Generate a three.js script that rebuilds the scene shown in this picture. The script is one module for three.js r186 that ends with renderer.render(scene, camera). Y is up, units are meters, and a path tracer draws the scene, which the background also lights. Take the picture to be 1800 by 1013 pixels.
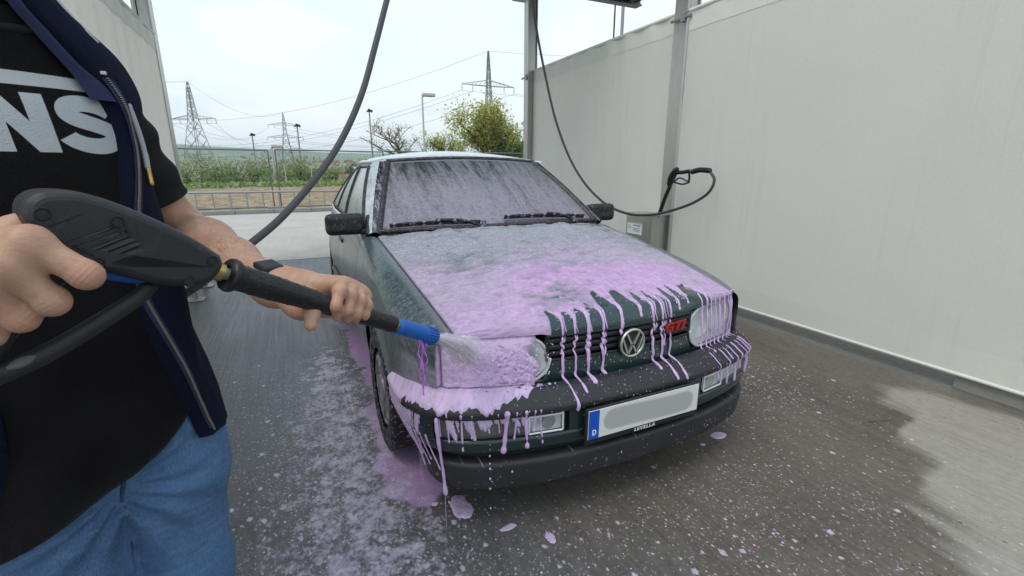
import * as THREE from 'three';
import { mergeGeometries } from 'three/addons/utils/BufferGeometryUtils.js';
import { RoundedBoxGeometry } from 'three/addons/geometries/RoundedBoxGeometry.js';
import { TextGeometry } from 'three/addons/geometries/TextGeometry.js';
import { FontLoader } from 'three/addons/loaders/FontLoader.js';

// ---------------------------------------------------------------- camera, sky, sun, exposure
const scene = new THREE.Scene();
const CAM_H = 1.294, PITCH = 0.25406, YAW = 0.43755, FOC = 815.2;          // FOC in pixels of an 1800 x 1013 frame
const camera = new THREE.PerspectiveCamera(2 * Math.atan(506.5 / FOC) * 180 / Math.PI, 1024 / 576, 0.05, 9000);
camera.position.set(0, CAM_H, 0);
const FWD = new THREE.Vector3(Math.sin(YAW) * Math.cos(PITCH), -Math.sin(PITCH), -Math.cos(YAW) * Math.cos(PITCH));
camera.lookAt(FWD.clone().add(camera.position));
const renderer = new THREE.WebGLRenderer({ antialias: true });
renderer.toneMapping = THREE.LinearToneMapping;
renderer.toneMappingExposure = 1.12;
renderer.shadowMap.enabled = true;

// ---------------------------------------------------------------- random numbers and noise
function mulberry(a) { return () => { a = (a + 0x6D2B79F5) | 0; let t = Math.imul(a ^ (a >>> 15), 1 | a); t = (t + Math.imul(t ^ (t >>> 7), 61 | t)) ^ t; return ((t ^ (t >>> 14)) >>> 0) / 4294967296; }; }
const rnd = mulberry(20240611);
const rr = (a, b) => a + (b - a) * rnd();
const clamp = (x, a = 0, b = 1) => x < a ? a : x > b ? b : x;
const lerp = (a, b, t) => a + (b - a) * t;
const smooth = (a, b, x) => { const t = clamp((x - a) / (b - a)); return t * t * (3 - 2 * t); };
function hash(x, y, z = 0) { let h = Math.imul(x, 374761393) + Math.imul(y, 668265263) + Math.imul(z, 2147483647 - 1274126177); h = Math.imul(h ^ (h >>> 13), 1274126177); return ((h ^ (h >>> 16)) >>> 0) / 4294967296; }
const mod = (a, n) => ((a % n) + n) % n;
function vn(x, y, per = 0, s = 0) {                                        // value noise, tiling with a period if given
  let xi = Math.floor(x), yi = Math.floor(y); const fx = x - xi, fy = y - yi;
  const u = fx * fx * (3 - 2 * fx), v = fy * fy * (3 - 2 * fy);
  let x1 = xi + 1, y1 = yi + 1;
  if (per) { xi = mod(xi, per); x1 = mod(x1, per); yi = mod(yi, per); y1 = mod(y1, per); }
  const a = hash(xi, yi, s), b = hash(x1, yi, s), c = hash(xi, y1, s), d = hash(x1, y1, s);
  return a + (b - a) * u + (c - a) * v + (a - b - c + d) * u * v;
}
function fbm(x, y, oct = 4, per = 0, s = 0) { let t = 0, a = 0.5, n = 0; for (let i = 0; i < oct; i++) { t += a * vn(x, y, per, s + i * 17); n += a; x *= 2; y *= 2; per *= 2; a *= 0.5; } return t / n; }
function vn3(x, y, z, s = 0) { const zi = Math.floor(z), f = z - zi, w = f * f * (3 - 2 * f); return lerp(vn(x, y, 0, zi * 131 + s), vn(x, y, 0, (zi + 1) * 131 + s), w); }
function pwl(pts, x) {                                                      // smooth curve through [x, y] points (monotone in x)
  const n = pts.length; if (x <= pts[0][0]) return pts[0][1]; if (x >= pts[n - 1][0]) return pts[n - 1][1];
  let i = 0; while (x > pts[i + 1][0]) i++;
  const [x0, y0] = pts[i], [x1, y1] = pts[i + 1], h = x1 - x0, t = (x - x0) / h;
  const m = (k) => k <= 0 ? (pts[1][1] - pts[0][1]) / (pts[1][0] - pts[0][0]) : k >= n - 1 ? (pts[n - 1][1] - pts[n - 2][1]) / (pts[n - 1][0] - pts[n - 2][0]) : (pts[k + 1][1] - pts[k - 1][1]) / (pts[k + 1][0] - pts[k - 1][0]);
  const t2 = t * t, t3 = t2 * t;
  return (2 * t3 - 3 * t2 + 1) * y0 + (t3 - 2 * t2 + t) * h * m(i) + (-2 * t3 + 3 * t2) * y1 + (t3 - t2) * h * m(i + 1);
}
const lin1 = (c) => c <= 0.04045 ? c / 12.92 : ((c + 0.055) / 1.055) ** 2.4;
const srgb1 = (c) => c <= 0.0031308 ? c * 12.92 : 1.055 * c ** (1 / 2.4) - 0.055;
const V = (x, y, z) => new THREE.Vector3(x, y, z);

// ---------------------------------------------------------------- textures
function tex(w, h, f, o = {}) {                                             // f(u, v) -> linear rgb, or one number
  const d = new Uint8Array(w * h * 4), colour = o.colour !== false;
  for (let j = 0; j < h; j++) for (let i = 0; i < w; i++) {
    const c = f((i + 0.5) / w, (j + 0.5) / h), k = (j * w + i) * 4;
    if (typeof c === 'number') { d[k] = d[k + 1] = d[k + 2] = clamp(c) * 255; d[k + 3] = 255; }
    else { for (let q = 0; q < 3; q++) d[k + q] = (colour ? srgb1(clamp(c[q])) : clamp(c[q])) * 255; d[k + 3] = 255; }
  }
  const t = new THREE.DataTexture(d, w, h); t.magFilter = THREE.LinearFilter; t.minFilter = THREE.LinearMipmapLinearFilter;
  t.wrapS = t.wrapT = o.clamp ? THREE.ClampToEdgeWrapping : THREE.RepeatWrapping;
  if (colour) t.colorSpace = THREE.SRGBColorSpace;
  if (o.size) t.repeat.set(1 / o.size, 1 / (o.sizeY ?? o.size));
  t.needsUpdate = true; return t;
}
const mixc = (a, b, t) => [lerp(a[0], b[0], t), lerp(a[1], b[1], t), lerp(a[2], b[2], t)];
const grey = (f, o = {}) => tex(o.w ?? 512, o.h ?? 512, f, { ...o, colour: false });
const std = (o) => { const c = o.c; const p = { ...o }; delete p.c; const m = new THREE.MeshStandardMaterial(p); if (c) m.color.setRGB(c[0], c[1], c[2]); m.side = THREE.DoubleSide; return m; };
const phys = (o) => { const c = o.c; const p = { ...o }; delete p.c; const m = new THREE.MeshPhysicalMaterial(p); if (c) m.color.setRGB(c[0], c[1], c[2]); m.side = THREE.DoubleSide; return m; };

// ---------------------------------------------------------------- sky: light overcast, faint streaks of cloud
{
  const w = 1024, h = 512, d = new Float32Array(w * h * 4);
  for (let j = 0; j < h; j++) for (let i = 0; i < w; i++) {
    const y = Math.sin(((j + 0.5) / h - 0.5) * Math.PI), el = Math.max(y, 0), az = (i + 0.5) / w;
    const q = el + 0.12, ca = Math.cos(az * 6.2832), sa = Math.sin(az * 6.2832), ch = Math.sqrt(1 - el * el);
    const n1 = fbm(ca * ch / q * 1.1 + 40, sa * ch / q * 1.1 + 40, 5, 0, 3), n2 = fbm(az * 24 + n1 * 2, el * 60 + n1, 4, 24, 9);
    let c = mixc([0.80, 0.875, 0.92], [0.55, 0.74, 0.95], smooth(0.05, 0.62, el) * (0.35 + 0.9 * smooth(0.36, 0.62, n1)));
    const streak = smooth(0.5, 0.68, n2) * smooth(0.26, 0.08, el);
    c = mixc(c, [0.60, 0.70, 0.76], streak * 0.35);
    c = mixc(c, [0.93, 0.95, 0.95], smooth(0.5, 0.72, n1) * 0.45);
    const b = 1.14; const k = (j * w + i) * 4; d[k] = c[0] * b; d[k + 1] = c[1] * b; d[k + 2] = c[2] * b; d[k + 3] = 1;
  }
  const t = new THREE.DataTexture(d, w, h, THREE.RGBAFormat, THREE.FloatType); t.mapping = THREE.EquirectangularReflectionMapping; t.magFilter = THREE.LinearFilter; t.needsUpdate = true;
  scene.background = t; scene.environment = t;
}
const sun = new THREE.DirectionalLight(new THREE.Color().setRGB(1, 0.95, 0.87), 1.4);
sun.position.set(-25, 45, 10); sun.castShadow = true; sun.shadow.radius = 60;
Object.assign(sun.shadow.camera, { left: -30, right: 30, top: 30, bottom: -30, far: 120 });
scene.add(sun, sun.target);
scene.fog = new THREE.FogExp2(new THREE.Color().setRGB(0.74, 0.82, 0.86), 0.0003);

// ---------------------------------------------------------------- building blocks
const used = new Map();
function numbered(n) { const k = used.get(n) ?? 0; used.set(n, k + 1); return k ? n + '_' + String(k).padStart(3, '0') : n; }
function tag(o, label, category, group, kind) { if (label) o.userData.label = label; if (category) o.userData.category = category; if (group) o.userData.group = group; if (kind) o.userData.kind = kind; return o; }
function thing(name, label, category, pos = [0, 0, 0], turn = 0, group) { const o = new THREE.Group(); o.name = numbered(name); o.position.set(...pos); o.rotation.y = turn; scene.add(o); return tag(o, label, category, group); }
function merged(list) {
  const l = (Array.isArray(list) ? list : [list]).map((g) => { const q = g.index ? g.toNonIndexed() : g; if (!q.attributes.normal) q.computeVertexNormals(); if (!q.attributes.uv) triUV(q); for (const k of Object.keys(q.attributes)) if (!['position', 'normal', 'uv'].includes(k)) q.deleteAttribute(k); return q; });
  return l.length === 1 ? l[0] : mergeGeometries(l);
}
function part(name, geo, m, parent = scene) {
  const g = Array.isArray(geo) ? merged(geo) : geo; const o = new THREE.Mesh(g, m); o.name = parent === scene ? numbered(name) : name;
  o.castShadow = o.receiveShadow = true; parent.add(o); return o;
}
function struct(name, geo, m, parent = scene) { const o = part(name, geo, m, parent); if (parent === scene) o.userData.kind = 'structure'; return o; }
function triUV(g) {                                                         // uv in metres from the dominant axis of the normal
  const p = g.attributes.position, n = g.attributes.normal, uv = new Float32Array(p.count * 2);
  for (let i = 0; i < p.count; i++) {
    const ax = Math.abs(n.getX(i)), ay = Math.abs(n.getY(i)), az = Math.abs(n.getZ(i));
    if (ay >= ax && ay >= az) { uv[2 * i] = p.getX(i); uv[2 * i + 1] = p.getZ(i); }
    else if (ax >= az) { uv[2 * i] = p.getZ(i); uv[2 * i + 1] = p.getY(i); } else { uv[2 * i] = p.getX(i); uv[2 * i + 1] = p.getY(i); }
  }
  g.setAttribute('uv', new THREE.BufferAttribute(uv, 2)); return g;
}
function box(w, h, d, x = 0, y = 0, z = 0, r = 0, rot) {
  let g = r ? new RoundedBoxGeometry(w, h, d, 2, r) : new THREE.BoxGeometry(w, h, d); g = g.index ? g.toNonIndexed() : g;
  if (rot) g.applyMatrix4(new THREE.Matrix4().makeRotationFromEuler(new THREE.Euler(...rot)));
  g.translate(x, y, z); return triUV(g);
}
function beam(a, b, w, h = w) {                                             // square bar between two points
  const A = V(...a), B = V(...b), g = new THREE.BoxGeometry(w, h, A.distanceTo(B)).toNonIndexed(), m = new THREE.Matrix4();
  m.lookAt(A, B, Math.abs(B.y - A.y) > 0.98 * A.distanceTo(B) ? V(0, 0, 1) : V(0, 1, 0)); g.applyMatrix4(m); g.translate((A.x + B.x) / 2, (A.y + B.y) / 2, (A.z + B.z) / 2); return triUV(g);
}
function rod(a, b, r0, r1 = r0, seg = 10) {
  const A = V(...a), B = V(...b), L = A.distanceTo(B), g = new THREE.CylinderGeometry(r1, r0, L, seg, 1).toNonIndexed();
  g.applyQuaternion(new THREE.Quaternion().setFromUnitVectors(V(0, 1, 0), B.clone().sub(A).normalize())); g.translate((A.x + B.x) / 2, (A.y + B.y) / 2, (A.z + B.z) / 2); return g;
}
// tube through points with a radius that may vary along it; closed by rounded ends
function tube(pts, rad, o = {}) {
  const c = new THREE.CatmullRomCurve3(pts.map((p) => p.isVector3 ? p : V(...p)), false, 'centripetal'), n = o.seg ?? pts.length * 4, m = o.rad ?? 8, R = typeof rad === 'function' ? rad : () => rad;
  const fr = c.computeFrenetFrames(n, false), pos = [], uv = [], idx = [], L = c.getLength();
  const ring = (P, N, B, T, r, push, v) => { for (let k = 0; k <= m; k++) { const a = k / m * 6.28318, q = P.clone().addScaledVector(N, Math.cos(a) * r).addScaledVector(B, Math.sin(a) * r * (o.flat ?? 1)).addScaledVector(T, push); pos.push(q.x, q.y, q.z); uv.push(k / m * 6.28 * r, v); } };
  const cap = o.cap === false ? [] : [0.02, 0.5, 0.85];
  let rows = 0;
  for (const e of cap) { const r = R(0); ring(c.getPointAt(0), fr.normals[0], fr.binormals[0], fr.tangents[0], r * e, -r * Math.sqrt(1 - e * e), 0); rows++; }
  for (let i = 0; i <= n; i++) { ring(c.getPointAt(i / n), fr.normals[i], fr.binormals[i], fr.tangents[i], R(i / n), 0, i / n * L); rows++; }
  for (const e of [...cap].reverse()) { const r = R(1); ring(c.getPointAt(1), fr.normals[n], fr.binormals[n], fr.tangents[n], r * e, r * Math.sqrt(1 - e * e), L); rows++; }
  for (let i = 0; i < rows - 1; i++) for (let k = 0; k < m; k++) { const a = i * (m + 1) + k, b = a + m + 1; idx.push(a, a + 1, b, b, a + 1, b + 1); }
  const g = new THREE.BufferGeometry(); g.setAttribute('position', new THREE.Float32BufferAttribute(pos, 3)); g.setAttribute('uv', new THREE.Float32BufferAttribute(uv, 2)); g.setIndex(idx); g.computeVertexNormals(); return g;
}
// grid surface: f(a, b) -> Vector3 with a, b in 0..1; uvf(a, b, P) -> [u, v]
function grid(na, nb, f, uvf, keep) {
  const pos = new Float32Array((na + 1) * (nb + 1) * 3), uv = new Float32Array((na + 1) * (nb + 1) * 2), idx = [];
  for (let j = 0; j <= nb; j++) for (let i = 0; i <= na; i++) { const k = j * (na + 1) + i, p = f(i / na, j / nb); pos[3 * k] = p.x; pos[3 * k + 1] = p.y; pos[3 * k + 2] = p.z; const q = uvf ? uvf(i / na, j / nb, p) : [i / na, j / nb]; uv[2 * k] = q[0]; uv[2 * k + 1] = q[1]; }
  for (let j = 0; j < nb; j++) for (let i = 0; i < na; i++) { if (keep && !keep((i + 0.5) / na, (j + 0.5) / nb)) continue; const a = j * (na + 1) + i, b = a + na + 1; idx.push(a, a + 1, b, b, a + 1, b + 1); }
  const g = new THREE.BufferGeometry(); g.setAttribute('position', new THREE.BufferAttribute(pos, 3)); g.setAttribute('uv', new THREE.BufferAttribute(uv, 2)); g.setIndex(idx); g.computeVertexNormals(); return g;
}
function flip(g) { const q = g.index.array; for (let i = 0; i < q.length; i += 3) { const t = q[i]; q[i] = q[i + 1]; q[i + 1] = t; } g.computeVertexNormals(); return g; }
function mirrorX(g) { const q = g.clone(); const p = q.attributes.position; for (let i = 0; i < p.count; i++) p.setX(i, -p.getX(i)); if (q.index) return flip(q); const n = q.attributes.normal; for (let i = 0; i < n.count; i++) n.setX(i, -n.getX(i)); for (const k of ['position', 'normal', 'uv']) { const a = q.attributes[k]; if (!a) continue; const s = a.itemSize, d = a.array; for (let t = 0; t < a.count; t += 3) for (let c = 0; c < s; c++) { const e = d[(t + 1) * s + c]; d[(t + 1) * s + c] = d[(t + 2) * s + c]; d[(t + 2) * s + c] = e; } } return q; }
// a place from the survey of the photograph: pixel (of 1800 x 1013) and depth along the view axis, in metres
const RGT = V(Math.cos(YAW), 0, Math.sin(YAW)), UPV = V().crossVectors(RGT, FWD);
const at = (u, v, d) => V(0, CAM_H, 0).addScaledVector(FWD, d).addScaledVector(RGT, d * (u - 900) / FOC).addScaledVector(UPV, -d * (v - 506.5) / FOC);
const font = await new FontLoader().loadAsync('fonts/droid/droid_sans_bold.typeface.json');
// ---------------------------------------------------------------- shared materials
const M = {};
const nFine = grey((u, v) => fbm(u * 64, v * 64, 4, 64, 5), { size: 0.5 });
const nMid = grey((u, v) => 0.5 * fbm(u * 12, v * 12, 5, 12, 8) + 0.5 * vn(u * 200, v * 200, 200, 3), { size: 0.8 });
M.steel = std({ c: [0.47, 0.46, 0.43], metalness: 0.75, roughness: 0.42, bumpMap: nFine, bumpScale: 0.0004, roughnessMap: grey((u, v) => 0.75 + 0.25 * fbm(u * 30, v * 6, 4, 30, 2), { size: 0.6 }) });
M.steel.map = tex(512, 512, (u, v) => { const n = fbm(u * 40, v * 8, 4, 40, 4), q = 0.86 + 0.2 * n; return [q, q, q * 0.98]; }, { size: 0.7 });
M.galv = std({ c: [0.33, 0.34, 0.34], metalness: 0.5, roughness: 0.5, map: M.steel.map });
M.darkMetal = std({ c: [0.02, 0.02, 0.021], roughness: 0.6, metalness: 0.2 });
M.black = std({ c: [0.012, 0.012, 0.013], roughness: 0.5, bumpMap: nFine, bumpScale: 0.0003 });
M.rubber = std({ c: [0.010, 0.010, 0.010], roughness: 0.75 });
M.hose = std({ c: [0.055, 0.055, 0.058], roughness: 0.55, bumpMap: nFine, bumpScale: 0.0002 });
M.brass = std({ c: [0.55, 0.38, 0.13], metalness: 0.9, roughness: 0.32 });
M.chrome = std({ c: [0.75, 0.75, 0.74], metalness: 1, roughness: 0.16 });

// ---------------------------------------------------------------- concrete floor of the wash bay (broom finish, wet, with a drying patch on the right)
const FX0 = -1.3, FX1 = 3.72, FZ0 = -7.3, FZ1 = 0.4;
const wetEdge = [[-1.35, 2.95], [-1.27, 2.82], [-1.11, 2.8], [-1.03, 2.49], [-0.84, 2.36], [-0.76, 2.12], [-0.61, 2.0], [-0.47, 1.9], [-0.2, 1.8], [0.6, 1.75]];
function dryness(x, z) {
  const s = fbm(x * 14 + 50, z * 2.2 + 50, 4, 0, 21) - 0.5, t = fbm(x * 3 + 9, z * 1.5 + 7, 3, 0, 23) - 0.5;
  const e = pwl(wetEdge, clamp(z, -1.35, 0.6)) + s * 0.34 + t * 0.16;
  let d = smooth(-0.05, 0.16, x - e) * smooth(-1.42, -1.22, z + s * 0.25);
  const band = 3.30 + 0.25 * (z + 1.1) + t * 0.2;                           // damp strip left along the foot of the curtain
  d *= 1 - 0.85 * smooth(band - 0.04, band + 0.05, x + s * 0.16) * smooth(-0.55, -0.8, z);
  return d;
}
const puddle = [[-4.6, -0.02, 0.5], [-3.88, 0.25, 0.55], [-3.11, 0.27, 0.6], [-2.6, 0.3, 0.62], [-2.43, 0.27, 0.6], [-1.98, 0.22, 0.42], [-1.8, 0.22, 0.46], [-1.66, 0.25, 0.47], [-1.58, 0.32, 0.42], [-1.54, 0.36, 0.37]];
function foamFilm(x, z) {                                                   // pooled pink film beside the wheel: 0..1
  const n = (fbm(x * 16, z * 16, 4, 0, 31) - 0.5) * 0.11 + (fbm(x * 5, z * 5, 3, 0, 35) - 0.5) * 0.08;
  if (z < -4.6 || z > -1.5) return 0;
  const l = pwl(puddle.map((p) => [p[0], p[1]]), z) + n, r = pwl(puddle.map((p) => [p[0], p[2]]), z) + n * 0.3;
  return smooth(l - 0.012, l + 0.03, x) * smooth(r + 0.01, r - 0.01, x) * smooth(-4.6, -3.2, z);
}
function froth(x, z) {                                                      // broken froth round the pool and towards the camera
  const cx = lerp(0.12, 0.1, smooth(-4, -1.2, z)), w = lerp(0.25, 0.42, smooth(-3.4, -1.6, z));
  let a = Math.exp(-(((x - cx) / w) ** 2)) * smooth(-4.4, -3.0, z) * smooth(-0.75, -1.25, z);
  const f = fbm(x * 22, z * 22, 5, 0, 41), g = fbm(x * 70, z * 70, 3, 0, 45);
  const h = vn(x * 150, z * 130, 0, 47); return smooth(0.58, 0.86, a * 0.42 + f * 0.40 + g * 0.28 + h * 0.14 - 0.10) * smooth(0.02, 0.2, a);
}
function flecks(x, z) {
  const d = 0.5 * Math.exp(-(((x - 2.45) / 0.42) ** 2 + ((z + 1.75) / 0.42) ** 2)) + 0.42 * smooth(0.2, 0.5, x) * smooth(2.4, 1.2, x) * smooth(-1.5, -1.1, z) + 0.1 * smooth(2.8, 2.2, x) + 1.1 * Math.exp(-(((x - 0.08) / 0.42) ** 2)) * smooth(-3.6, -2.6, z) * smooth(-0.7, -1.1, z);
  let m = 0;
  for (const [s, k, q] of [[34, 0.15, 0], [85, 0.26, 7], [140, 0.30, 9]]) {
    const X = x * s, Z = z * s, xi = Math.floor(X), zi = Math.floor(Z);
    for (let i = -1; i < 2; i++) for (let j = -1; j < 2; j++) {
      const h = hash(xi + i, zi + j, 51 + q); if (h > d * k) continue;
      const px = xi + i + hash(xi + i, zi + j, 52 + q), pz = zi + j + hash(xi + i, zi + j, 53 + q), r = 0.10 + 0.38 * hash(xi + i, zi + j, 54 + q) ** 3;
      m = Math.max(m, smooth(r, r * 0.6, Math.hypot(X - px, (Z - pz) * 0.8) + 0.25 * (vn(x * 160, z * 160, 0, 5) - 0.5)));
    }
  }
  return m;
}
const FW = 2048, FH = 2048;
const floorMask = [];                                                       // dryness, foam, groove per texel, shared by the three maps
{
  const N = FW * FH, D = new Float32Array(N), Fo = new Float32Array(N), Fi = new Float32Array(N);
  for (let j = 0; j < FH; j++) for (let i = 0; i < FW; i++) {
    const x = lerp(FX0, FX1, (i + 0.5) / FW), z = lerp(FZ1, FZ0, (j + 0.5) / FH), k = j * FW + i;
    D[k] = x > 1.5 && z > -1.6 ? dryness(x, z) : 0; Fi[k] = x > -0.4 && x < 0.8 ? foamFilm(x, z) : 0;
    Fo[k] = Math.max(x < 1.2 && x > -0.9 ? froth(x, z) : 0, x > -0.7 && x < 3 && z > -3.6 ? flecks(x, z) : 0);
  }
  floorMask.push(D, Fi, Fo);
}
const fk = (u, v) => Math.min(FH - 1, Math.floor(v * FH)) * FW + Math.min(FW - 1, Math.floor(u * FW));
const groove = (x, z) => 0.55 * fbm(x * 130 + 0.6 * vn(x * 3, z * 2, 0, 60), z * 3.2, 3, 0, 61) + 0.45 * vn(x * 85, z * 2.4, 0, 66);
const floorMap = tex(FW, FH, (u, v) => {
  const x = lerp(FX0, FX1, u), z = lerp(FZ1, FZ0, v), k = fk(u, v), n = fbm(x * 2.3, z * 2.3, 4, 0, 71), g = groove(x, z), f = fbm(x * 60, z * 60, 2, 0, 74), dry = floorMask[0][k];
  const warm = smooth(0.2, 1.3, x + n * 0.8 - 0.4);
  let c = mixc([0.130, 0.127, 0.126], [0.142, 0.119, 0.094], warm);
  const q = 0.57 + 0.46 * n + 0.42 * (g - 0.5) + 0.34 * (f - 0.5); c = c.map((a) => a * q);
  const qd = 0.82 + 0.25 * n + 0.28 * (g - 0.5) + 0.2 * (f - 0.5), dc = mixc([0.33, 0.30, 0.245], [0.29, 0.275, 0.235], n);
  c = mixc(c, dc.map((a) => a * qd), dry);
  if (fbm(x * 7, z * 7, 2, 0, 90) > 0.6 && vn(x * 130, z * 130, 0, 91) > 0.93) c = mixc(c, [0.02, 0.018, 0.016], 0.8);
  const film = floorMask[1][k]; if (film > 0) { const h = fbm(x * 26, z * 26, 3, 0, 93); c = mixc(c, mixc([0.40, 0.24, 0.48], [0.56, 0.36, 0.62], h), film * 0.86); }
  const fr = floorMask[2][k]; if (fr > 0) c = mixc(c, mixc([0.50, 0.42, 0.55], [0.62, 0.58, 0.66], f), fr * (0.62 + 0.3 * f));
  return c;
}, { clamp: true });
const floorRough = tex(FW, FH, (u, v) => {
  const x = lerp(FX0, FX1, u), z = lerp(FZ1, FZ0, v), k = fk(u, v), n = fbm(x * 1.7 + 3, z * 1.7, 4, 0, 81), g = groove(x, z);
  let wet = clamp(smooth(1.6, 0.2, x + (n - 0.5) * 1.1) * 0.85 + 0.15) * (1 - floorMask[0][k]);
  let r = lerp(0.86, 0.30 + 0.26 * g + 0.16 * (n - 0.5), wet);
  return lerp(r, 0.42, Math.max(floorMask[1][k], floorMask[2][k]) * 0.8);
}, { colour: false, clamp: true });
const floorBump = tex(FW, FH, (u, v) => {
  const x = lerp(FX0, FX1, u), z = lerp(FZ1, FZ0, v), k = fk(u, v), film = floorMask[1][k], fr = floorMask[2][k];
  return 0.4 * groove(x, z) * (1 - film) + 0.12 * vn(x * 150, z * 150, 0, 83) * (1 - film) + 0.35 * Math.max(film, fr);
}, { colour: false, clamp: true });
M.floor = std({ map: floorMap, roughnessMap: floorRough, bumpMap: floorBump, bumpScale: 0.0045, roughness: 1, metalness: 0 });
function flat(x0, x1, z0, z1, y, nx = 1, nz = 1, m) { return grid(nx, nz, (a, b) => V(lerp(x0, x1, a), y, lerp(z1, z0, b)), m ? (a, b) => [lerp(x0, x1, a), lerp(z1, z0, b)] : undefined); }
// terrain sheet, then the slabs on it
M.earth = std({ map: tex(1024, 1024, (u, v) => { const n = fbm(u * 24, v * 24, 5, 24, 101), k = fbm(u * 6, v * 6, 3, 6, 104); let c = mixc([0.20, 0.15, 0.085], [0.36, 0.27, 0.165], smooth(0.3, 0.7, n)); c = mixc(c, [0.12, 0.085, 0.05], smooth(0.62, 0.8, vn(u * 180, v * 180, 180, 103)) * 0.55); return mixc(c, [0.42, 0.33, 0.21], smooth(0.55, 0.8, k) * 0.4); }, { size: 6 }), roughness: 0.95, bumpMap: grey((u, v) => fbm(u * 40, v * 40, 4, 40, 107), { size: 6 }), bumpScale: 0.06 });
M.meadow = std({ map: tex(1024, 1024, (u, v) => { const n = fbm(u * 10, v * 10, 5, 10, 111), f = vn(u * 240, v * 240, 240, 113); return mixc([0.055, 0.085, 0.022], [0.13, 0.14, 0.05], clamp(n * 1.1 + f * 0.25 - 0.15)); }, { size: 40 }), roughness: 0.95 });
struct('ground', flat(-4000, 4000, -6000, 400, -0.06, 1, 1, true), M.meadow);
{ // ploughed strip beyond the kerb: uneven clods
  const g = grid(150, 70, (a, b) => { const x = lerp(-30, 40, a), z = lerp(-15.9, -38, b); return V(x, 0.02 + (fbm(x * 1.6, z * 1.6, 4, 0, 121) - 0.5) * 0.22 * smooth(-15.9, -17, z), z); }, (a, b, p) => [p.x, p.z]);
  struct('soil_strip', g, M.earth);
}
const concTex = tex(1024, 1024, (u, v) => { const n = fbm(u * 8, v * 8, 5, 8, 131), f = vn(u * 300, v * 300, 300, 133), s = fbm(u * 60, v * 6, 3, 60, 135); const q = 0.80 + 0.22 * n + 0.12 * (f - 0.5) + 0.1 * (s - 0.5); return [q, q * 0.985, q * 0.94]; }, { size: 3.5 });
M.road = std({ c: [0.47, 0.45, 0.42], map: concTex, roughness: 0.85, bumpMap: nFine, bumpScale: 0.0006 });
const drive = thing('driveway', null, null); drive.userData.kind = 'structure';
for (let i = -4; i < 7; i++) for (let k = 0; k < 2; k++) part('slab', flat(i * 4.6 - 3.05 + 0.012, i * 4.6 + 1.55 - 0.012, k ? -15.3 : -11.312, k ? -11.33 : -7.33, 0.004, 1, 1, true), M.road, drive);
part('joint_filler', flat(-24, 34, -15.3, -7.3, -0.002), M.rubber, drive);
struct('bay_floor', flat(FX0, FX1, FZ0, FZ1, 0.004), M.floor);
const nbr = std({ c: [0.16, 0.155, 0.15], map: concTex, roughness: 0.6 });
struct('neighbour_floor', [flat(-24, FX0, FZ0, 9, 0.004, 1, 1, true), flat(FX1, 34, FZ0, 9, 0.004, 1, 1, true), flat(FX0, FX1, FZ1, 9, 0.004, 1, 1, true)], nbr);
{
  const k = thing('kerb', null, null); k.userData.kind = 'structure'; M.kerb = std({ c: [0.30, 0.30, 0.29], map: concTex, roughness: 0.9 });
  for (let i = -8; i < 12; i++) part('kerb_stone', box(0.985, 0.16, 0.16, i, 0.04, -15.42 + rr(-0.004, 0.004), 0.012), M.kerb, k);
}
// ---------------------------------------------------------------- canopy and curtains of the wash bay
const can = thing('canopy', 'dark flat canopy roof over the wash bays with steel edge beam', 'roof');
part('roof_deck', [box(7.8, 0.12, 2.9, 1.9, 4.13, -5.8), ...Array.from({ length: 26 }, (_, i) => box(0.09, 0.05, 2.8, -1.8 + i * 0.295, 4.045, -5.8))], M.darkMetal, can);
part('edge_beam', [box(7.9, 0.22, 0.12, 1.9, 4.13, -7.3), box(7.9, 0.03, 0.16, 1.9, 4.02, -7.28)], std({ c: [0.16, 0.16, 0.16], roughness: 0.5, metalness: 0.5 }), can);
for (const x of [-1.2, 3.5]) part('roof_beam', [box(0.16, 0.22, 6.9, x, 3.9, -3.8), box(0.22, 0.02, 6.9, x, 3.785, -3.8)], M.galv, can);
for (const z of [-6.4, -5.4, -4.6]) part('purlin', box(7.7, 0.14, 0.07, 1.9, 4.0, z), M.galv, can);
const postW = 0.17, postD = 0.12;
function post(x, z, label) {
  const t = thing('canopy_post', label, 'post', [x, 0, z], 0, 'steel posts carrying the canopy');
  part('shaft', [box(0.10, 3.79, 0.15, 0.01, 1.895, 0, 0.006), box(0.012, 3.75, 0.19, -0.052, 1.9, 0.0), box(0.012, 3.75, 0.19, 0.07, 1.9, 0.0), box(0.03, 3.7, 0.012, -0.07, 1.87, 0.089)], M.steel, t);
  part('base_plate', [box(0.26, 0.015, 0.3, 0, 0.0115, 0), ...[[-1, -1], [1, -1], [-1, 1], [1, 1]].map(([a, b]) => rod([a * 0.1, 0.015, b * 0.12], [a * 0.1, 0.05, b * 0.12], 0.01))], M.galv, t);
  for (const y of [2.64, 0.2]) part('curtain_bracket', [box(0.05, 0.07, 0.05, -0.085, y, 0.06), rod([-0.09, y, -0.1], [-0.09, y, 0.15], 0.014)], M.galv, t);
  return t;
}
post(3.56, -6.95, 'steel post at the far end of the right curtain, in front of the yellow-green tree');
post(3.56, -3.72, 'steel post behind the hanging black spray gun');
post(-1.27, -6.95, 'leaning-looking steel post left of the ploughed field, beside the left curtain');
for (const [x, z, l] of [[3.56, -0.5, 'steel post behind the right curtain, above the concrete footing'], [-1.27, -3.72, 'steel post behind the shoulder of the person']]) post(x, z, l);
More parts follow.
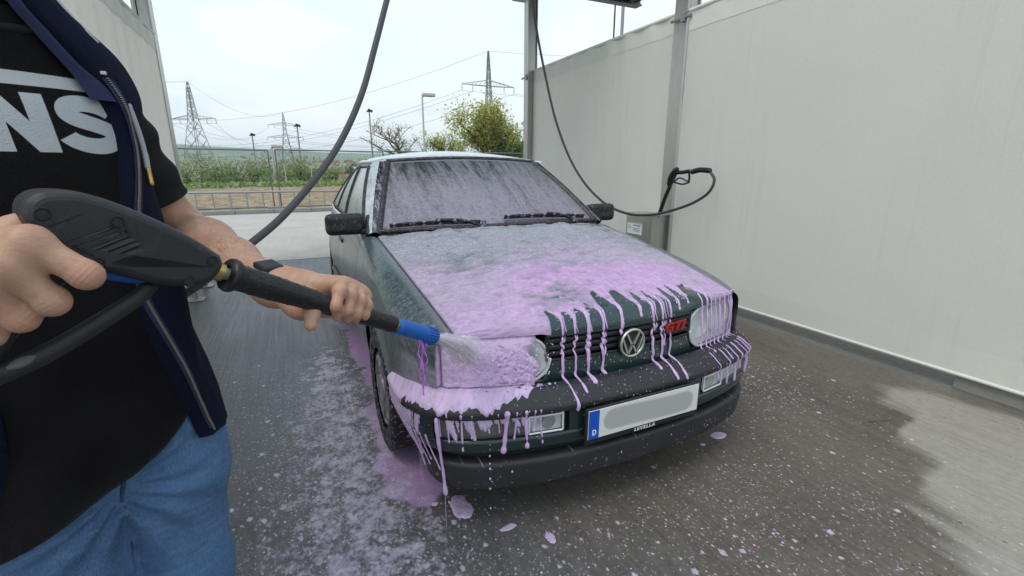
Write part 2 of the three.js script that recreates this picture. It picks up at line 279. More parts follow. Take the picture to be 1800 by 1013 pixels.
const pvcT = tex(1280, 1280, (u, v) => { let w = 0.93 + 0.06 * vn(u * 640, v * 640, 640, 141) + 0.05 * (fbm(u * 7, v * 7, 5, 7, 143) - 0.5); w -= 0.035 * smooth(0.55, 0.8, fbm(u * 120, v * 3, 3, 120, 144)) * smooth(0.4, 0.65, fbm(u * 6, v * 4, 2, 6, 145)); const sp = vn(u * 420, v * 420, 420, 146); if (sp > 0.985 && vn(u * 20, v * 20, 20, 147) > 0.6) w *= 0.55; const sc = Math.abs(fbm(u * 5, v * 5, 2, 5, 148) - 0.52); w += 0.03 * smooth(0.0022, 0.0008, sc) * smooth(0.55, 0.7, fbm(u * 9, v * 9, 2, 9, 149)); return [w, w * 0.995, w * 0.962]; }, { size: 3.3 });
const pvcBump = grey((u, v) => 0.5 + 0.25 * Math.sin(u * 6.28318 * 100) + 0.25 * Math.sin(v * 6.28318 * 100) + 0.15 * vn(u * 90, v * 90, 90, 5), { size: 0.55 });
M.pvc = phys({ c: [0.80, 0.762, 0.70], map: pvcT, roughness: 1, bumpMap: pvcBump, bumpScale: 0.0006, transmission: 0.5, thickness: 0 });
M.pvcHem = std({ c: [0.74, 0.74, 0.69], map: pvcT, roughness: 0.62, bumpMap: pvcBump, bumpScale: 0.0006 });
function curtain(x, z0, z1, y0, y1, s, side, label, amp) {
  const t = thing('wash_bay_curtain', label, 'curtain', [x, 0, 0]);
  const wave = (z, y) => amp * (0.5 * Math.sin(z * 17 + s) * smooth(0.6, 2.6, y) + 1.2 * (fbm(z * 3.1 + s * 9, y * 0.8 + s, 3, 0, 151) - 0.5) + 0.9 * (fbm(z * 9 + s * 5, y * 0.5, 2, 0, 153) - 0.5) * smooth(1, 2.6, y));
  const sheet = (a0, a1, off, n) => grid(n, 60, (a, b) => { const z = lerp(z0, z1, a), y = lerp(a0, a1, b); return V(wave(z, y) + off * side, y, z); }, (a, b, p) => [p.z, p.y]);
  const nn = Math.round((z1 - z0) * 40);
  part('sheet', sheet(y0, y1, 0, nn), M.pvc, t);
  part('top_hem', [sheet(y1 - 0.17, y1 + 0.004, 0.003, nn), sheet(y1 - 0.17, y1 + 0.004, -0.003, nn), tube([[0, y1 + 0.002, z0], [0, y1 + 0.002, (z0 + z1) / 2], [0, y1 + 0.002, z1]], 0.018, { rad: 10 })], M.pvcHem, t);
  part('bottom_hem', [sheet(y0 - 0.005, y0 + 0.17, 0.003, nn), tube([[0, y0, z0], [0, y0, (z0 + z1) / 2], [0, y0, z1]], 0.012, { rad: 8 })], M.pvcHem, t);
  return t;
}
curtain(3.58, -6.9, -3.66, 0.1, 2.73, 1, -1, 'rippled off-white curtain wall between the two steel posts behind the car', 0.022);
curtain(3.49, -3.6, -0.62, 0.1, 2.685, 4, -1, 'large smooth off-white curtain wall filling the right side of the picture', 0.006);
curtain(-1.2, -6.86, -3.83, 0.1, 2.74, 2, 1, 'pale curtain wall behind the person on the left', 0.014);
curtain(-1.2, -3.6, -0.62, 0.1, 2.74, 5, 1, 'pale curtain wall hidden behind the person', 0.006);
{
  const t = thing('concrete_plinth', 'low concrete footing block under the right curtain wall', 'footing', [3.66, 0, -0.75]);
  part('block', box(0.3, 0.085, 0.9, 0, 0.0425, 0, 0.008), M.kerb, t);
}
// ---------------------------------------------------------------- railing and mesh fence beyond the drive
{
  const t = thing('tube_railing', 'low grey tube railing along the kerb in front of the ploughed strip', 'railing', [0, 0, -15.7]);
  const y = (x) => 0.60 - 0.004 * x;
  part('top_rail', [rod([-6, y(-6), 0], [14, y(14), 0], 0.03, 0.03, 12)], M.galv, t);
  for (let x = -5.8; x < 14; x += 0.42) part('post', rod([x, -0.02, 0], [x, y(x) - 0.02, 0], 0.018, 0.018, 8), M.galv, t);
}
M.fence = std({ c: [0.16, 0.16, 0.165], metalness: 0.5, roughness: 0.5 });
for (let i = -2; i < 4; i++) {
  const x0 = -0.36 + i * 3.45, t = thing('mesh_fence_panel', ['', '', 'temporary wire mesh fence panel left of the paired fence posts', 'temporary wire mesh fence panel right of the paired fence posts, behind the car', '', ''][i + 2] || ['temporary mesh fence panel far left, behind the left curtain', 'temporary mesh fence panel next to the left steel post', '', '', 'temporary mesh fence panel hidden behind the car', 'temporary mesh fence panel behind the right curtain'][i + 2], 'fence', [x0, 0, -16.5 + (i & 1) * 0.05], 0, 'temporary mesh fence panels');
  part('frame', [rod([0.05, 0.05, 0], [0.05, 1.83, 0], 0.021), rod([3.3, 0.05, 0], [3.3, 1.80, 0], 0.021), rod([0.05, 1.83, 0], [3.3, 1.80, 0], 0.021), rod([0.05, 0.1, 0], [3.3, 0.1, 0], 0.021)], M.fence, t);
  const w = []; for (let k = 1; k < 32; k++) w.push(rod([0.05 + k * 0.1016, 0.2, 0], [0.05 + k * 0.1016, 1.82, 0], 0.0020, 0.0020, 4)); for (let k = 1; k < 9; k++) w.push(rod([0.05, 0.2 + k * 0.2, 0], [3.3, 0.2 + k * 0.2, 0], 0.0020, 0.0020, 4));
  tag(part('wire_mesh', w, M.galv, t), null, null, null, 'stuff');
  part('foot_block', box(0.7, 0.12, 0.22, 0.0, 0.06, 0, 0.02), M.kerb, t);
}
// ---------------------------------------------------------------- lamps, pylons and wires
M.pole = std({ c: [0.50, 0.47, 0.38], roughness: 0.6 }); M.paleSteel = std({ c: [0.30, 0.31, 0.31], roughness: 0.55, metalness: 0.4 }); M.lattice = std({ c: [0.22, 0.215, 0.205], roughness: 0.7, metalness: 0.3 });
function lamp(u, v, d, label, kind, mat) {
  const P = at(u, v, d), t = thing('street_lamp', label, 'lamp', [P.x, 0, P.z]), h = P.y, r = d * 0.0012 + 0.03;
  part('pole', rod([0, -0.1, 0], [0, h, 0], r * 1.25, r * 0.75, 10), mat, t);
  if (kind === 'head') { part('arm', rod([0, h, 0], [0.35, h + 0.1, 0], 0.04), mat, t); part('lamp_head', box(0.85, 0.2, 0.36, 0.42, h + 0.12, 0, 0.05), M.pole, t); }
  else part('floodlight', [box(0.55, 0.26, 0.28, 0.1, h + 0.1, 0, 0.05, [0, 0, -0.35]), box(0.4, 0.14, 0.4, -0.12, h, 0.1, 0.04)], M.darkMetal, t);
}
lamp(443, 238, 60, 'thin grey mast with dark floodlight right of the left pylon', 'flood', M.paleSteel);
lamp(522, 222, 55, 'thin grey mast with dark floodlight right of the small middle pylon', 'flood', M.paleSteel);
lamp(649, 196, 55, 'thin grey mast with dark floodlight beside the bare tree', 'flood', M.paleSteel);
lamp(742, 170, 30, 'cream street lamp with square head rising above the car roof', 'head', M.pole);
lamp(383, 277, 45, 'short cream street lamp in front of the left bushes', 'head', M.pole);
lamp(477, 260, 35, 'cream street lamp directly behind the paired fence posts', 'head', M.pole);
lamp(627, 280, 60, 'short pale lamp just left of the car roof', 'head', M.pole);
function pylon(base, h, w, arms, turn, label, thick) {
  const t = thing('power_pylon', label, 'pylon', base, turn), B = [], A = [];
  const half = (y) => y > h * 0.97 ? 0.12 : lerp(w / 2, w * 0.13, Math.min(1, y / (h * 0.62))) * (y > h * 0.62 ? 1 - 0.75 * (y - h * 0.62) / (h * 0.38) : 1);
  const lv = []; for (let y = 0; y < h * 0.97; y += Math.max(1.1, half(y) * 1.7)) lv.push(y); lv.push(h);
  for (let i = 0; i < lv.length - 1; i++) { const y0 = lv[i], y1 = lv[i + 1], a = half(y0), b = half(y1);
    for (const [sx, sz, ux, uz] of [[-1, -1, 1, -1], [1, -1, 1, 1], [1, 1, -1, 1], [-1, 1, -1, -1]]) { B.push(beam([sx * a, y0, sz * a], [sx * b, y1, sz * b], thick)); B.push(beam([sx * a, y0, sz * a], [ux * b, y1, uz * b], thick * 0.55)); B.push(beam([ux * a, y0, uz * a], [sx * b, y1, sz * b], thick * 0.55)); if (i % 2) B.push(beam([sx * a, y0, sz * a], [ux * a, y0, uz * a], thick * 0.55)); } }
  part('mast', B, M.lattice, t); const tips = [];
  for (const [y, len] of arms) { const a = half(y), C = [];
    for (const s of [-1, 1]) { for (const z of [-a, a]) { C.push(beam([s * a, y, z], [s * len, y + 0.1, 0], thick * 0.75)); C.push(beam([s * a * 0.8, y + h * 0.045, z * 0.8], [s * len, y + 0.15, 0], thick * 0.65)); } for (let k = 1; k < 6; k++) { const f = k / 6, x = s * lerp(a, len, f); C.push(beam([x, y, -a * (1 - f)], [x, y, a * (1 - f)], thick * 0.5)); C.push(beam([x, y, a * (1 - f)], [s * lerp(a, len, f - 0.16), y + h * 0.045 * (1.16 - f), 0], thick * 0.5)); }
      for (const f of [1, 0.6]) { C.push(rod([s * len * f, y, 0], [s * len * f, y - 1.5, 0], thick * 0.55, thick * 0.55, 6)); tips.push(V(s * len * f, y - 1.5, 0)); } }
    part('cross_arm', C, M.lattice, t); }
  tips.push(V(0, h, 0)); t.updateMatrixWorld(); return tips.map((p) => p.applyMatrix4(t.matrixWorld));
}
const pL = pylon([-28.4, -1, -204], 31, 8.2, [[18.8, 8.6]], -0.55, 'big steel lattice pylon at the left with a single cross arm', 0.17);
const pM = pylon([0.6, -1, -312], 33, 8, [[26, 8.5], [19.2, 9.5], [13, 8.5]], -0.1, 'small distant lattice pylon with three cross arms left of the hanging hose', 0.2);
const pR = pylon([51.5, -1, -125], 32.3, 5.2, [[23.6, 7.6]], 0.0, 'lattice pylon rising behind the yellow-green tree', 0.15);
M.wire = std({ c: [0.20, 0.21, 0.22], roughness: 0.7 });
function wire(a, b, sag, r, [label, group]) { const P = []; for (let i = 0; i <= 14; i++) { const f = i / 14, p = a.clone().lerp(b, f); p.y -= sag * 4 * f * (1 - f); P.push(p); } tag(part('power_line', tube(P, r, { seg: 28, rad: 5, cap: false }), M.wire), label, 'power line', group); }
const wl = [['thin wire sagging from the left pylon to the small middle pylon', 'wires between left and middle pylon'], ['thin wire leaving the left pylon towards the left curtain', 'wires leaving the left pylon'], ['thin wire running left across the sky from the right pylon', 'wires from the right pylon to the left'], ['thin wire leaving the right pylon towards the far right post', 'wires leaving the right pylon to the right'], ['faint wire running right from the small middle pylon, low in the sky', 'wires leaving the middle pylon to the right']];
for (const i of [0, 1, 2, 3, 4]) wire(pL[i], i < 4 ? pM[i * 2] : pM[pM.length - 1], 6, 0.045, wl[0]);
for (const [i, p] of [[0, V(-95, 22, -190)], [2, V(-90, 21, -170)], [4, V(-110, 30, -180)]]) wire(pL[i], p, 3, 0.05, wl[1]);
for (const [i, p] of [[0, V(-70, 17, -300)], [1, V(-70, 15, -300)], [2, V(-68, 10, -290)], [4, V(-70, 27, -300)]]) wire(pR[i], p, 9, 0.04, wl[2]);
for (const [i, p] of [[0, V(130, 20, -70)], [2, V(130, 20, -60)], [4, V(140, 30, -60)]]) wire(pR[i], p, 3, 0.035, wl[3]);
for (const i of [1, 3, 5, 7, 9]) wire(pM[i], V(150, 22 + i, -260), 8, 0.06, wl[4]);

// ---------------------------------------------------------------- hills, far wood, village
M.hill = std({ map: tex(1024, 1024, (u, v) => { const n = fbm(u * 9, v * 9, 4, 9, 161), c = vn(Math.floor(u * 26) * 3.1 + 0.5, Math.floor(v * 34 + 2 * n) * 1.7, 0, 163), f = fbm(u * 80, v * 80, 3, 80, 165); let q = mixc([0.07, 0.13, 0.045], [0.14, 0.20, 0.075], c); q = mixc(q, [0.19, 0.20, 0.11], smooth(0.7, 0.9, c)); return mixc(q, [0.03, 0.06, 0.028], smooth(0.56, 0.68, f * 0.6 + n * 0.4)); }, { size: 900 }), roughness: 1 });
struct('hills', grid(160, 40, (a, b) => { const x = lerp(-2600, 2600, a), z = lerp(-1000, -3000, b); const ridge = 52 + 30 * smooth(400, -700, x) + 26 * (fbm(x * 0.0016 + 7, z * 0.0011, 3, 0, 171) - 0.5); return V(x, -2 + ridge * smooth(0, 0.55, b) * (1 + 0.3 * b) - 14 * smooth(0.0, 0.3, b) * (1 - smooth(0.3, 0.6, b)), z); }, (a, b, p) => [p.x, p.z * 1.4]), M.hill);
M.wall = std({ c: [0.62, 0.58, 0.52], roughness: 0.9 }); M.roofTile = std({ c: [0.20, 0.09, 0.06], roughness: 0.9 });
[[40, -640, 11], [56, -655, 9], [70, -630, 12], [20, -660, 9], [92, -700, 12]].forEach(([x, z, w], i) => {
  const t = thing('village_house', ['white house with dark red roof in the far village', 'smallest white house in the far village', 'wide white house in the far village, right of the middle pylon', 'white house left in the far village', 'white house at the right end of the far village'][i], 'house', [x, 0, z], i * 0.4, 'houses of the far village');
  part('walls', box(w, 7, 8, 0, 3.5, 0), M.wall, t);
  const s = new THREE.Shape([new THREE.Vector2(-4.5, 0), new THREE.Vector2(4.5, 0), new THREE.Vector2(0, 4)]); const r = new THREE.ExtrudeGeometry(s, { depth: w + 0.8, bevelEnabled: false }); r.rotateY(Math.PI / 2); r.translate(-w / 2 - 0.4, 7, 0); part('roof', r, M.roofTile, t);
  for (const k of [-1, 1]) part('window', box(1.4, 1.6, 0.1, k * w / 4, 4.4, 4.03), M.black, t);
});
// ---------------------------------------------------------------- trees and bushes
const leafT = (a, b, s) => tex(64, 64, (u, v) => mixc(a, b, vn(u * 6, v * 6, 6, s)), {});
const leafMat = (a, b, s) => phys({ map: leafT(a, b, s), roughness: 1, transmission: 0.5, thickness: 0 });
M.leafYellow = leafMat([0.38, 0.42, 0.045], [0.56, 0.55, 0.10], 1); M.leafGreen = leafMat([0.16, 0.26, 0.045], [0.28, 0.38, 0.08], 2); M.leafDark = leafMat([0.04, 0.095, 0.022], [0.09, 0.16, 0.04], 3); M.leafOlive = leafMat([0.26, 0.25, 0.10], [0.38, 0.36, 0.17], 4); M.bark = std({ c: [0.10, 0.08, 0.06], roughness: 0.95 }); M.twig = std({ c: [0.16, 0.12, 0.095], roughness: 0.95 });
function leaves(list, size) {                                                // one folded leaf clump (4 triangles) per [x, y, z]
  const n = list.length, pos = new Float32Array(n * 36), nor = new Float32Array(n * 36), uv = new Float32Array(n * 24); let o = 0, q = 0;
  for (const [x, y, z] of list) {
    const a = V(rr(-1, 1), rr(-0.6, 0.8), rr(-1, 1)).normalize(), b = V(rr(-1, 1), rr(-1, 1), rr(-1, 1)).cross(a).normalize(), c = V().crossVectors(a, b), s = size * rr(0.55, 1.25);
    const P = [[-1, 0, 0], [0, 0.55, 0.22], [0, -0.55, 0.22], [1, 0, -0.1], [0.2, 0.2, -0.5], [-0.2, 0.9, -0.4]].map(([i, j, k]) => [x + s * (i * a.x + j * b.x + k * c.x), y + s * (i * a.y + j * b.y + k * c.y), z + s * (i * a.z + j * b.z + k * c.z)]);
    const tu = rnd(), tv = rnd();
    for (const k of [0, 2, 1, 1, 2, 3, 0, 4, 5, 4, 3, 5]) { pos.set(P[k], o); const up = V(c.x, c.y + 0.8, c.z).normalize(); nor.set([up.x, up.y, up.z], o); o += 3; uv[q++] = tu; uv[q++] = tv; }
  }
  const g = new THREE.BufferGeometry(); g.setAttribute('position', new THREE.BufferAttribute(pos, 3)); g.setAttribute('normal', new THREE.BufferAttribute(nor, 3)); g.setAttribute('uv', new THREE.BufferAttribute(uv, 2)); return g;
}
function branching(h, spread, levels, r, upright, seedless) {                // returns limb geometries and twig ends
  const geo = [], ends = [];
  const grow = (p, d, len, rad, lv) => {
    const pts = [p]; let q = p.clone(), dir = d.clone(); const n = 3;
    for (let i = 0; i < n; i++) { dir.add(V(rr(-1, 1), rr(-0.3, 0.9) * upright, rr(-1, 1)).multiplyScalar(0.22)).normalize(); q = q.clone().addScaledVector(dir, len / n); pts.push(q); }
    geo.push(tube(pts, (t) => rad * (1 - 0.45 * t), { seg: 5, rad: lv > 1 ? 4 : 6, cap: false }));
    if (lv >= levels) { ends.push(...pts.slice(1)); return; }
    const k = lv ? 3 + (rnd() < 0.5) : 5;
    for (let i = 0; i < k; i++) { const f = rr(0.4, 1), s = pts[Math.min(n, Math.round(f * n))], a = rr(0, 6.28), nd = dir.clone().multiplyScalar(0.8).add(V(Math.cos(a) * spread, rr(0.0, 0.6) * upright, Math.sin(a) * spread)).normalize(); grow(s, nd, len * rr(0.55, 0.78), rad * 0.55, lv + 1); }
  };
  grow(V(0, -0.1, 0), V(0, 1, 0), h * 0.36, r, 0); return { geo, ends };
}
function tree(name, label, x, z, h, mat, o = {}) {
  const t = thing(name, label, name === 'bush' ? 'bush' : 'tree', [x, o.y ?? 0, z], 0, o.group), { geo, ends } = branching(h, o.spread ?? 0.8, o.levels ?? 3, h * 0.022, o.upright ?? 0.8);
  part('trunk', geo, o.bark ?? M.bark, t);
  if (o.leaf !== 0) { const L = [], N = o.leaf ?? 9; for (const e of ends) for (let i = 0; i < N; i++) { const s = o.clump ?? h * 0.055; L.push([e.x + rr(-s, s) * (rnd() + 0.4), e.y + rr(-s, s) * (rnd() + 0.4), e.z + rr(-s, s) * (rnd() + 0.4)]); } part('crown', leaves(L, o.size ?? h * 0.016), mat, t); }
  return t;
}
tree('leafy_tree', 'tall yellow-green tree in fresh leaf left of the far right post', 16.0, -39, 9.9, M.leafYellow, { leaf: 48, clump: 0.85, size: 0.11, spread: 0.95, upright: 0.9 });
tree('leafy_tree', 'smaller green tree at the foot of the yellow-green tree beside the post', 18.6, -40, 5.8, M.leafGreen, { leaf: 18, clump: 0.4, size: 0.12 });
tree('leafy_tree', 'loose yellow-green tree behind the tall one, mostly bare twigs', 14.6, -44, 6.4, M.leafYellow, { leaf: 9, clump: 0.5, size: 0.1 });
tree('bare_tree', 'almost leafless brown tree above the car roof on the left', 10.0, -44.5, 7.6, M.leafOlive, { leaf: 0.4, bark: M.twig, clump: 0.3, size: 0.07, upright: 1.1, spread: 1.15, levels: 4 });
tree('bare_tree', 'smaller leafless tree right of the other bare tree', 12.4, -46, 5.4, M.leafOlive, { leaf: 1, bark: M.twig, clump: 0.3, size: 0.08, upright: 1.2 });
function bush(label, x, z, h, w, mat, n = 900, size = 0.085) {
  const t = thing('bush', label, 'bush', [x, 0, z], 0, 'bushes beyond the ploughed strip'), L = [], blobs = [], st = [];
  for (let i = 0; i < 11; i++) blobs.push([rr(-0.5, 0.5) * w, rr(0.3, 0.85) * h, rr(-0.35, 0.35) * w, rr(0.16, 0.3) * Math.max(h, w * 0.7)]);
  for (let i = 0; i < n; i++) { const b = blobs[i % 11], d = V(rr(-1, 1), rr(-1, 1), rr(-1, 1)).normalize().multiplyScalar(b[3] * (0.55 + 0.55 * Math.sqrt(rnd()))); L.push([b[0] + d.x, Math.max(0.08, b[1] + d.y * 0.85), b[2] + d.z]); }
  for (const b of blobs) st.push(tube([[b[0] * 0.2, -0.05, b[2] * 0.2], [b[0] * 0.5, b[1] * 0.5, b[2] * 0.5], [b[0], b[1] + b[3] * 0.7, b[2]]], (q) => 0.05 * (1 - 0.7 * q), { seg: 5, rad: 5, cap: false }));
  tag(part('stems', st, M.bark, t), null, null, null, 'stuff'); part('foliage', leaves(L, size), mat, t);
}
const BU = [[-7.2, -41, 3.0, 3.4, 'leafOlive', 'grey-green bush at the foot of the left pylon'], [-5.6, -39, 1.9, 2.6, 'leafGreen', 'fresh green low bush left, behind the short cream lamp'], [-4.6, -46, 3.4, 4.4, 'leafOlive', 'broad olive bush right of the left pylon'], [-2.8, -40, 1.7, 2.6, 'leafGreen', 'bright green low bush left of the paired fence posts'], [-1.2, -47, 3.1, 4, 'leafOlive', 'olive bush behind the paired fence posts'], [0.8, -41, 1.9, 2.4, 'leafGreen', 'green bush just right of the paired fence posts'], [1.8, -49, 3.2, 3.6, 'leafOlive', 'half-bare olive bush under the middle pylon'], [3.0, -43, 2.0, 2.6, 'leafGreen', 'green bush under the second floodlight mast'], [4.6, -45, 2.6, 2.6, 'leafDark', 'dark round bush beside the hanging hose'], [6.2, -44, 2.8, 2.8, 'leafDark', 'dark round green bush left of the car'], [7.8, -47, 2.4, 3.4, 'leafGreen', 'green bush partly behind the car roof'],
  [-9.6, -42, 3.2, 3.6, 'leafOlive', 'olive bush behind the left curtain post'], [8.4, -40, 3.3, 2.4, 'leafOlive', 'olive bush under the bare tree above the car roof'], [10.4, -41, 3.2, 3.4, 'leafOlive', 'yellow-brown bush behind the cream lamp post'], [12.4, -42, 3.4, 3.2, 'leafGreen', 'green bush between bare tree and yellow-green tree'], [14.3, -41, 3.1, 2.8, 'leafYellow', 'yellowish bush left at the foot of the tall tree'], [18.4, -38.5, 3.4, 3.4, 'leafGreen', 'green bush against the far right post'], [16.3, -38, 2.9, 3, 'leafYellow', 'yellow-green bush right at the foot of the tall tree']];
for (const [x, z, h, w, m, l] of BU) bush(l, x, z, h * (0.38 + 0.5 * hash(Math.round(x * 10), 3, 7)), w * 1.15, M[m], m === 'leafOlive' ? 650 : 1200);
{ // the wood behind reads as one mass
  const L = []; for (let i = 0; i < 5500; i++) { const x = rr(-60, 80), z = rr(-95, -62), h = 1.1 + 2.0 * fbm(x * 0.12, z * 0.1, 3, 0, 181) ** 1.5 * 1.6; L.push([x, h * Math.pow(rnd(), 0.6), z]); }
  tag(part('far_wood', leaves(L, 0.27), M.leafOlive), 'mass of olive green scrub and trees behind the bushes', 'wood', null, 'stuff');
  const G = []; for (let i = 0; i < 5200; i++) { const x = rr(-16, 26); G.push([x, rr(0, 0.34), rr(-41, -35) + 0.4 * Math.sin(x)]); }
  tag(part('grass_verge', leaves(G, 0.16), M.leafGreen), 'strip of rough green grass behind the ploughed soil', 'grass', null, 'stuff');
}
M.sand = std({ c: [1, 1, 1], map: M.earth.map, roughness: 1 });
{ const g = grid(60, 10, (a, b) => V(lerp(3.6, 15, a), lerp(-0.1, 0.75, b) + 0.12 * (fbm(a * 22, b * 3, 3, 0, 191) - 0.5), -40.2 - b * 0.5 + 0.2 * fbm(a * 30, b * 5, 3, 0, 193)), (a, b, p) => [p.x, p.y]); tag(part('sand_bank', g, M.sand), 'low bare sand-coloured bank behind the ploughed strip, left of the car', 'bank'); }
[[-1.9, -39.4], [-1.2, -39.2], [-0.2, -39.5], [1.6, -39.4], [2.2, -39.1], [5.4, -39.5], [6.4, -39.3]].forEach(([x, z], i) => tag(part('wooden_stake', rod([x, -0.1, z], [x + rr(-0.05, 0.05), rr(1.1, 1.5), z], 0.045, 0.04, 7), M.pole), ['wooden tree stake left of the paired fence posts', 'second wooden stake from the left, before the bushes', 'pale wooden stake between the fence posts and the middle lamp', 'pale wooden stake right of the fence posts', 'shortest pale stake right of the fence posts', 'pale stake in front of the dark round bush', 'pale stake nearest to the car, by the sand bank'][i], 'stake', 'wooden stakes before the bushes'));
// ================================================================ the car (its own frame: x to the right of the picture, y up, z towards the camera, front bumper at z = 0)
const CAR = [1.121, 0, -1.256];
const car = thing('hatchback_car', 'dark green five-door hatchback covered in pink foam', 'car', CAR);
const zf = (x) => -0.07 - 0.25 * x * x;                                     // plan curve of the upper front
const hoodX = (t) => pwl([[0, 0.722], [0.5, 0.700], [1, 0.664]], t);
const ycPts = [[0, 0.968], [0.26, 0.938], [0.55, 0.892], [0.79, 0.842], [0.93, 0.807], [1, 0.785]], yePts = [[0, 0.930], [0.5, 0.848], [0.85, 0.775], [1, 0.738]];
function hoodPt(u, v) {                                                     // u -1..1, v 0 (cowl) .. 0.88 (bend) .. 1 (grille)
  const t = Math.min(1, v / 0.88), X = hoodX(t), x = u * X, k = 1 - Math.pow(Math.abs(u), 2.4);
  const zr = -1.30 + 0.13 * (1 - u * u), zb = -0.135 - 0.058 * u * u; let z = lerp(zr, zb, t), y = lerp(pwl(yePts, t), pwl(ycPts, t), k);
  y += 0.006 * smooth(0.1, 0.0, Math.abs(Math.abs(u) - 0.52) - 0.02) * (1 - t * 0.6);      // the two long creases of the bonnet
  if (v > 0.88) { const w = (v - 0.88) / 0.12 * 1.5708, ye = lerp(0.712, 0.722, smooth(0.31, 0.38, Math.abs(x))), ze = zf(x) - 0.004; z = zb + (ze - zb) * Math.sin(w); y = y + (ye - y) * (1 - Math.cos(w)); }
  return V(x, y, z);
}
// ---- foam on the bonnet: dr = where the runs leave the edge, how wide they are and how far they get
const dripX = [[-0.288, 9, 1.0], [-0.238, 8, 0.86], [-0.185, 10, 0.78], [-0.122, 9, 0.70], [-0.035, 9, 0.42], [0.055, 8, 0.18], [0.118, 7, 0.80], [0.168, 8, 0.93], [0.215, 8, 0.95], [0.268, 7, 0.17], [0.325, 6, 0.12]];
function foamEdge(x) {                                                      // v at which the foam ends
  if (x < -0.33) return 1.2;
  let e = lerp(0.855, 0.80, smooth(-0.3, 0.0, x)) + 0.03 * (fbm(x * 14 + 3, 1.5, 3, 0, 201) - 0.5) + 0.05 * (vn(x * 26, 4, 0, 203) - 0.5);
  if (x > 0.40) e = lerp(e, 0.985, smooth(0.36, 0.52, x));
  for (const [d, w] of dripX) { const k = Math.abs(x - d) / 0.032; if (k < 1) e = Math.max(e, lerp(0.965, e, k ** 0.7)); }
  return e;
}
function hoodFoam(x, v) {
  const z = v * 1.25, n = fbm(x * 6 + 11, z * 7, 4, 0, 211), s = fbm(x * 17 + 1.8 * fbm(x * 3, z * 3, 2, 0, 212), z * 34, 4, 0, 213), f = fbm(x * 60, z * 75, 3, 0, 215);
  let bare = 0.62 * Math.exp(-(((x + 0.44 + 0.3 * (v - 0.42)) / 0.15) ** 2 + ((v - 0.44) / 0.09) ** 2)) + 0.55 * Math.exp(-(((x + 0.25) / 0.16) ** 2 + ((v - 0.80) / 0.08) ** 2)) + 0.5 * Math.exp(-(((x + 0.30 - 0.25 * (v - 0.1)) / 0.03) ** 2)) * smooth(0.32, 0.02, v) + 0.22 * Math.exp(-(((x + 0.05) / 0.3) ** 2 + ((v - 0.5) / 0.16) ** 2)) + 0.22 * smooth(0.3, 0.65, x) * smooth(0.75, 0.4, v);
  bare += 0.14 * smooth(0.42, 0.0, v) + 0.30 * smooth(0.05, 0, Math.abs(v - 0.02));
  const cover = 1.16 - bare * 0.78 - 1.05 * (s - 0.42) - 0.5 * (f - 0.5) - 0.35 * (n - 0.5) * smooth(0, 0.4, bare);
  const e = foamEdge(x), inside = (e - v) / 0.035, spl = vn(x * 150, z * 110, 0, 217) * smooth(0.10, 0.0, v - e) * smooth(0.30, 0.6, fbm(x * 30, z * 26, 2, 0, 219));
  const film = Math.max(clamp(cover) * smooth(-0.25, 0.12, inside), spl > 0.52 ? 0.75 : 0);
  const T = Math.min(0.0085 * clamp((cover - 0.62) * 2.2, -1, 1) * (0.35 + 1.15 * s) + 0.0018 * (f - 0.5), 0.006 * clamp(inside + 0.25, -1, 1));
  const pink = clamp(0.12 + smooth(0.18, 0.85, v + 0.6 * (n - 0.5)) * 0.72 + 0.9 * Math.exp(-(((x - 0.02) / 0.3) ** 2 + ((v - 0.72) / 0.11) ** 2)) * n * 1.6);
  return { T, film, pink, s, f };
}
const PAINT = [0.012, 0.040, 0.036];
const foamCol = (pink, f, thin) => { const a = mixc([0.50, 0.49, 0.56], [0.60, 0.48, 0.64], smooth(0, 0.55, pink)), b = mixc(a, [0.70, 0.45, 0.74], smooth(0.6, 1, pink)); const q = 0.79 + 0.4 * (f - 0.5); return mixc(b, [0.56, 0.595, 0.63], thin).map((c) => c * q); };
const hoodMapT = tex(1200, 1000, (u, v) => {
  const x = (u - 0.5) * 1.46, F = hoodFoam(x, v), spk = vn(x * 210, v * 260, 0, 221);
  const g = F.film * (0.55 + 0.45 * smooth(0.15, 0.5, F.film)) * (v < 0.9 ? lerp(0.52, 0.86, smooth(0.25, 0.7, v)) + lerp(0.75, 0.25, smooth(0.25, 0.7, v)) * spk : 1);
  return mixc(PAINT, foamCol(F.pink, F.f, 0.75 * smooth(0.9, 0.35, F.film) + 0.35 * smooth(0.35, 0.1, v)), clamp(g));
}, { clamp: true });
const hoodRough = tex(600, 500, (u, v) => { const F = hoodFoam((u - 0.5) * 1.46, v); return lerp(0.25, 0.62, clamp(F.film)); }, { colour: false, clamp: true });
const hoodBump = tex(1200, 1000, (u, v) => { const x = (u - 0.5) * 1.46, F = hoodFoam(x, v); return clamp(0.5 * F.film + 0.35 * F.s * F.film + 0.22 * F.f); }, { colour: false, clamp: true });
M.hood = phys({ map: hoodMapT, roughnessMap: hoodRough, roughness: 1, bumpMap: hoodBump, bumpScale: 0.006, clearcoat: 0.6, clearcoatRoughness: 0.25 });
M.hoodFoam = std({ map: hoodMapT, roughness: 0.55, bumpMap: hoodBump, bumpScale: 0.005 });
M.paint = phys({ c: PAINT, roughness: 0.3, metalness: 0.25, clearcoat: 1, clearcoatRoughness: 0.06 });
const hoodUV = (a, b, p) => [p.x / 1.46 + 0.5, b];
const hoodEnd = (x) => 1;
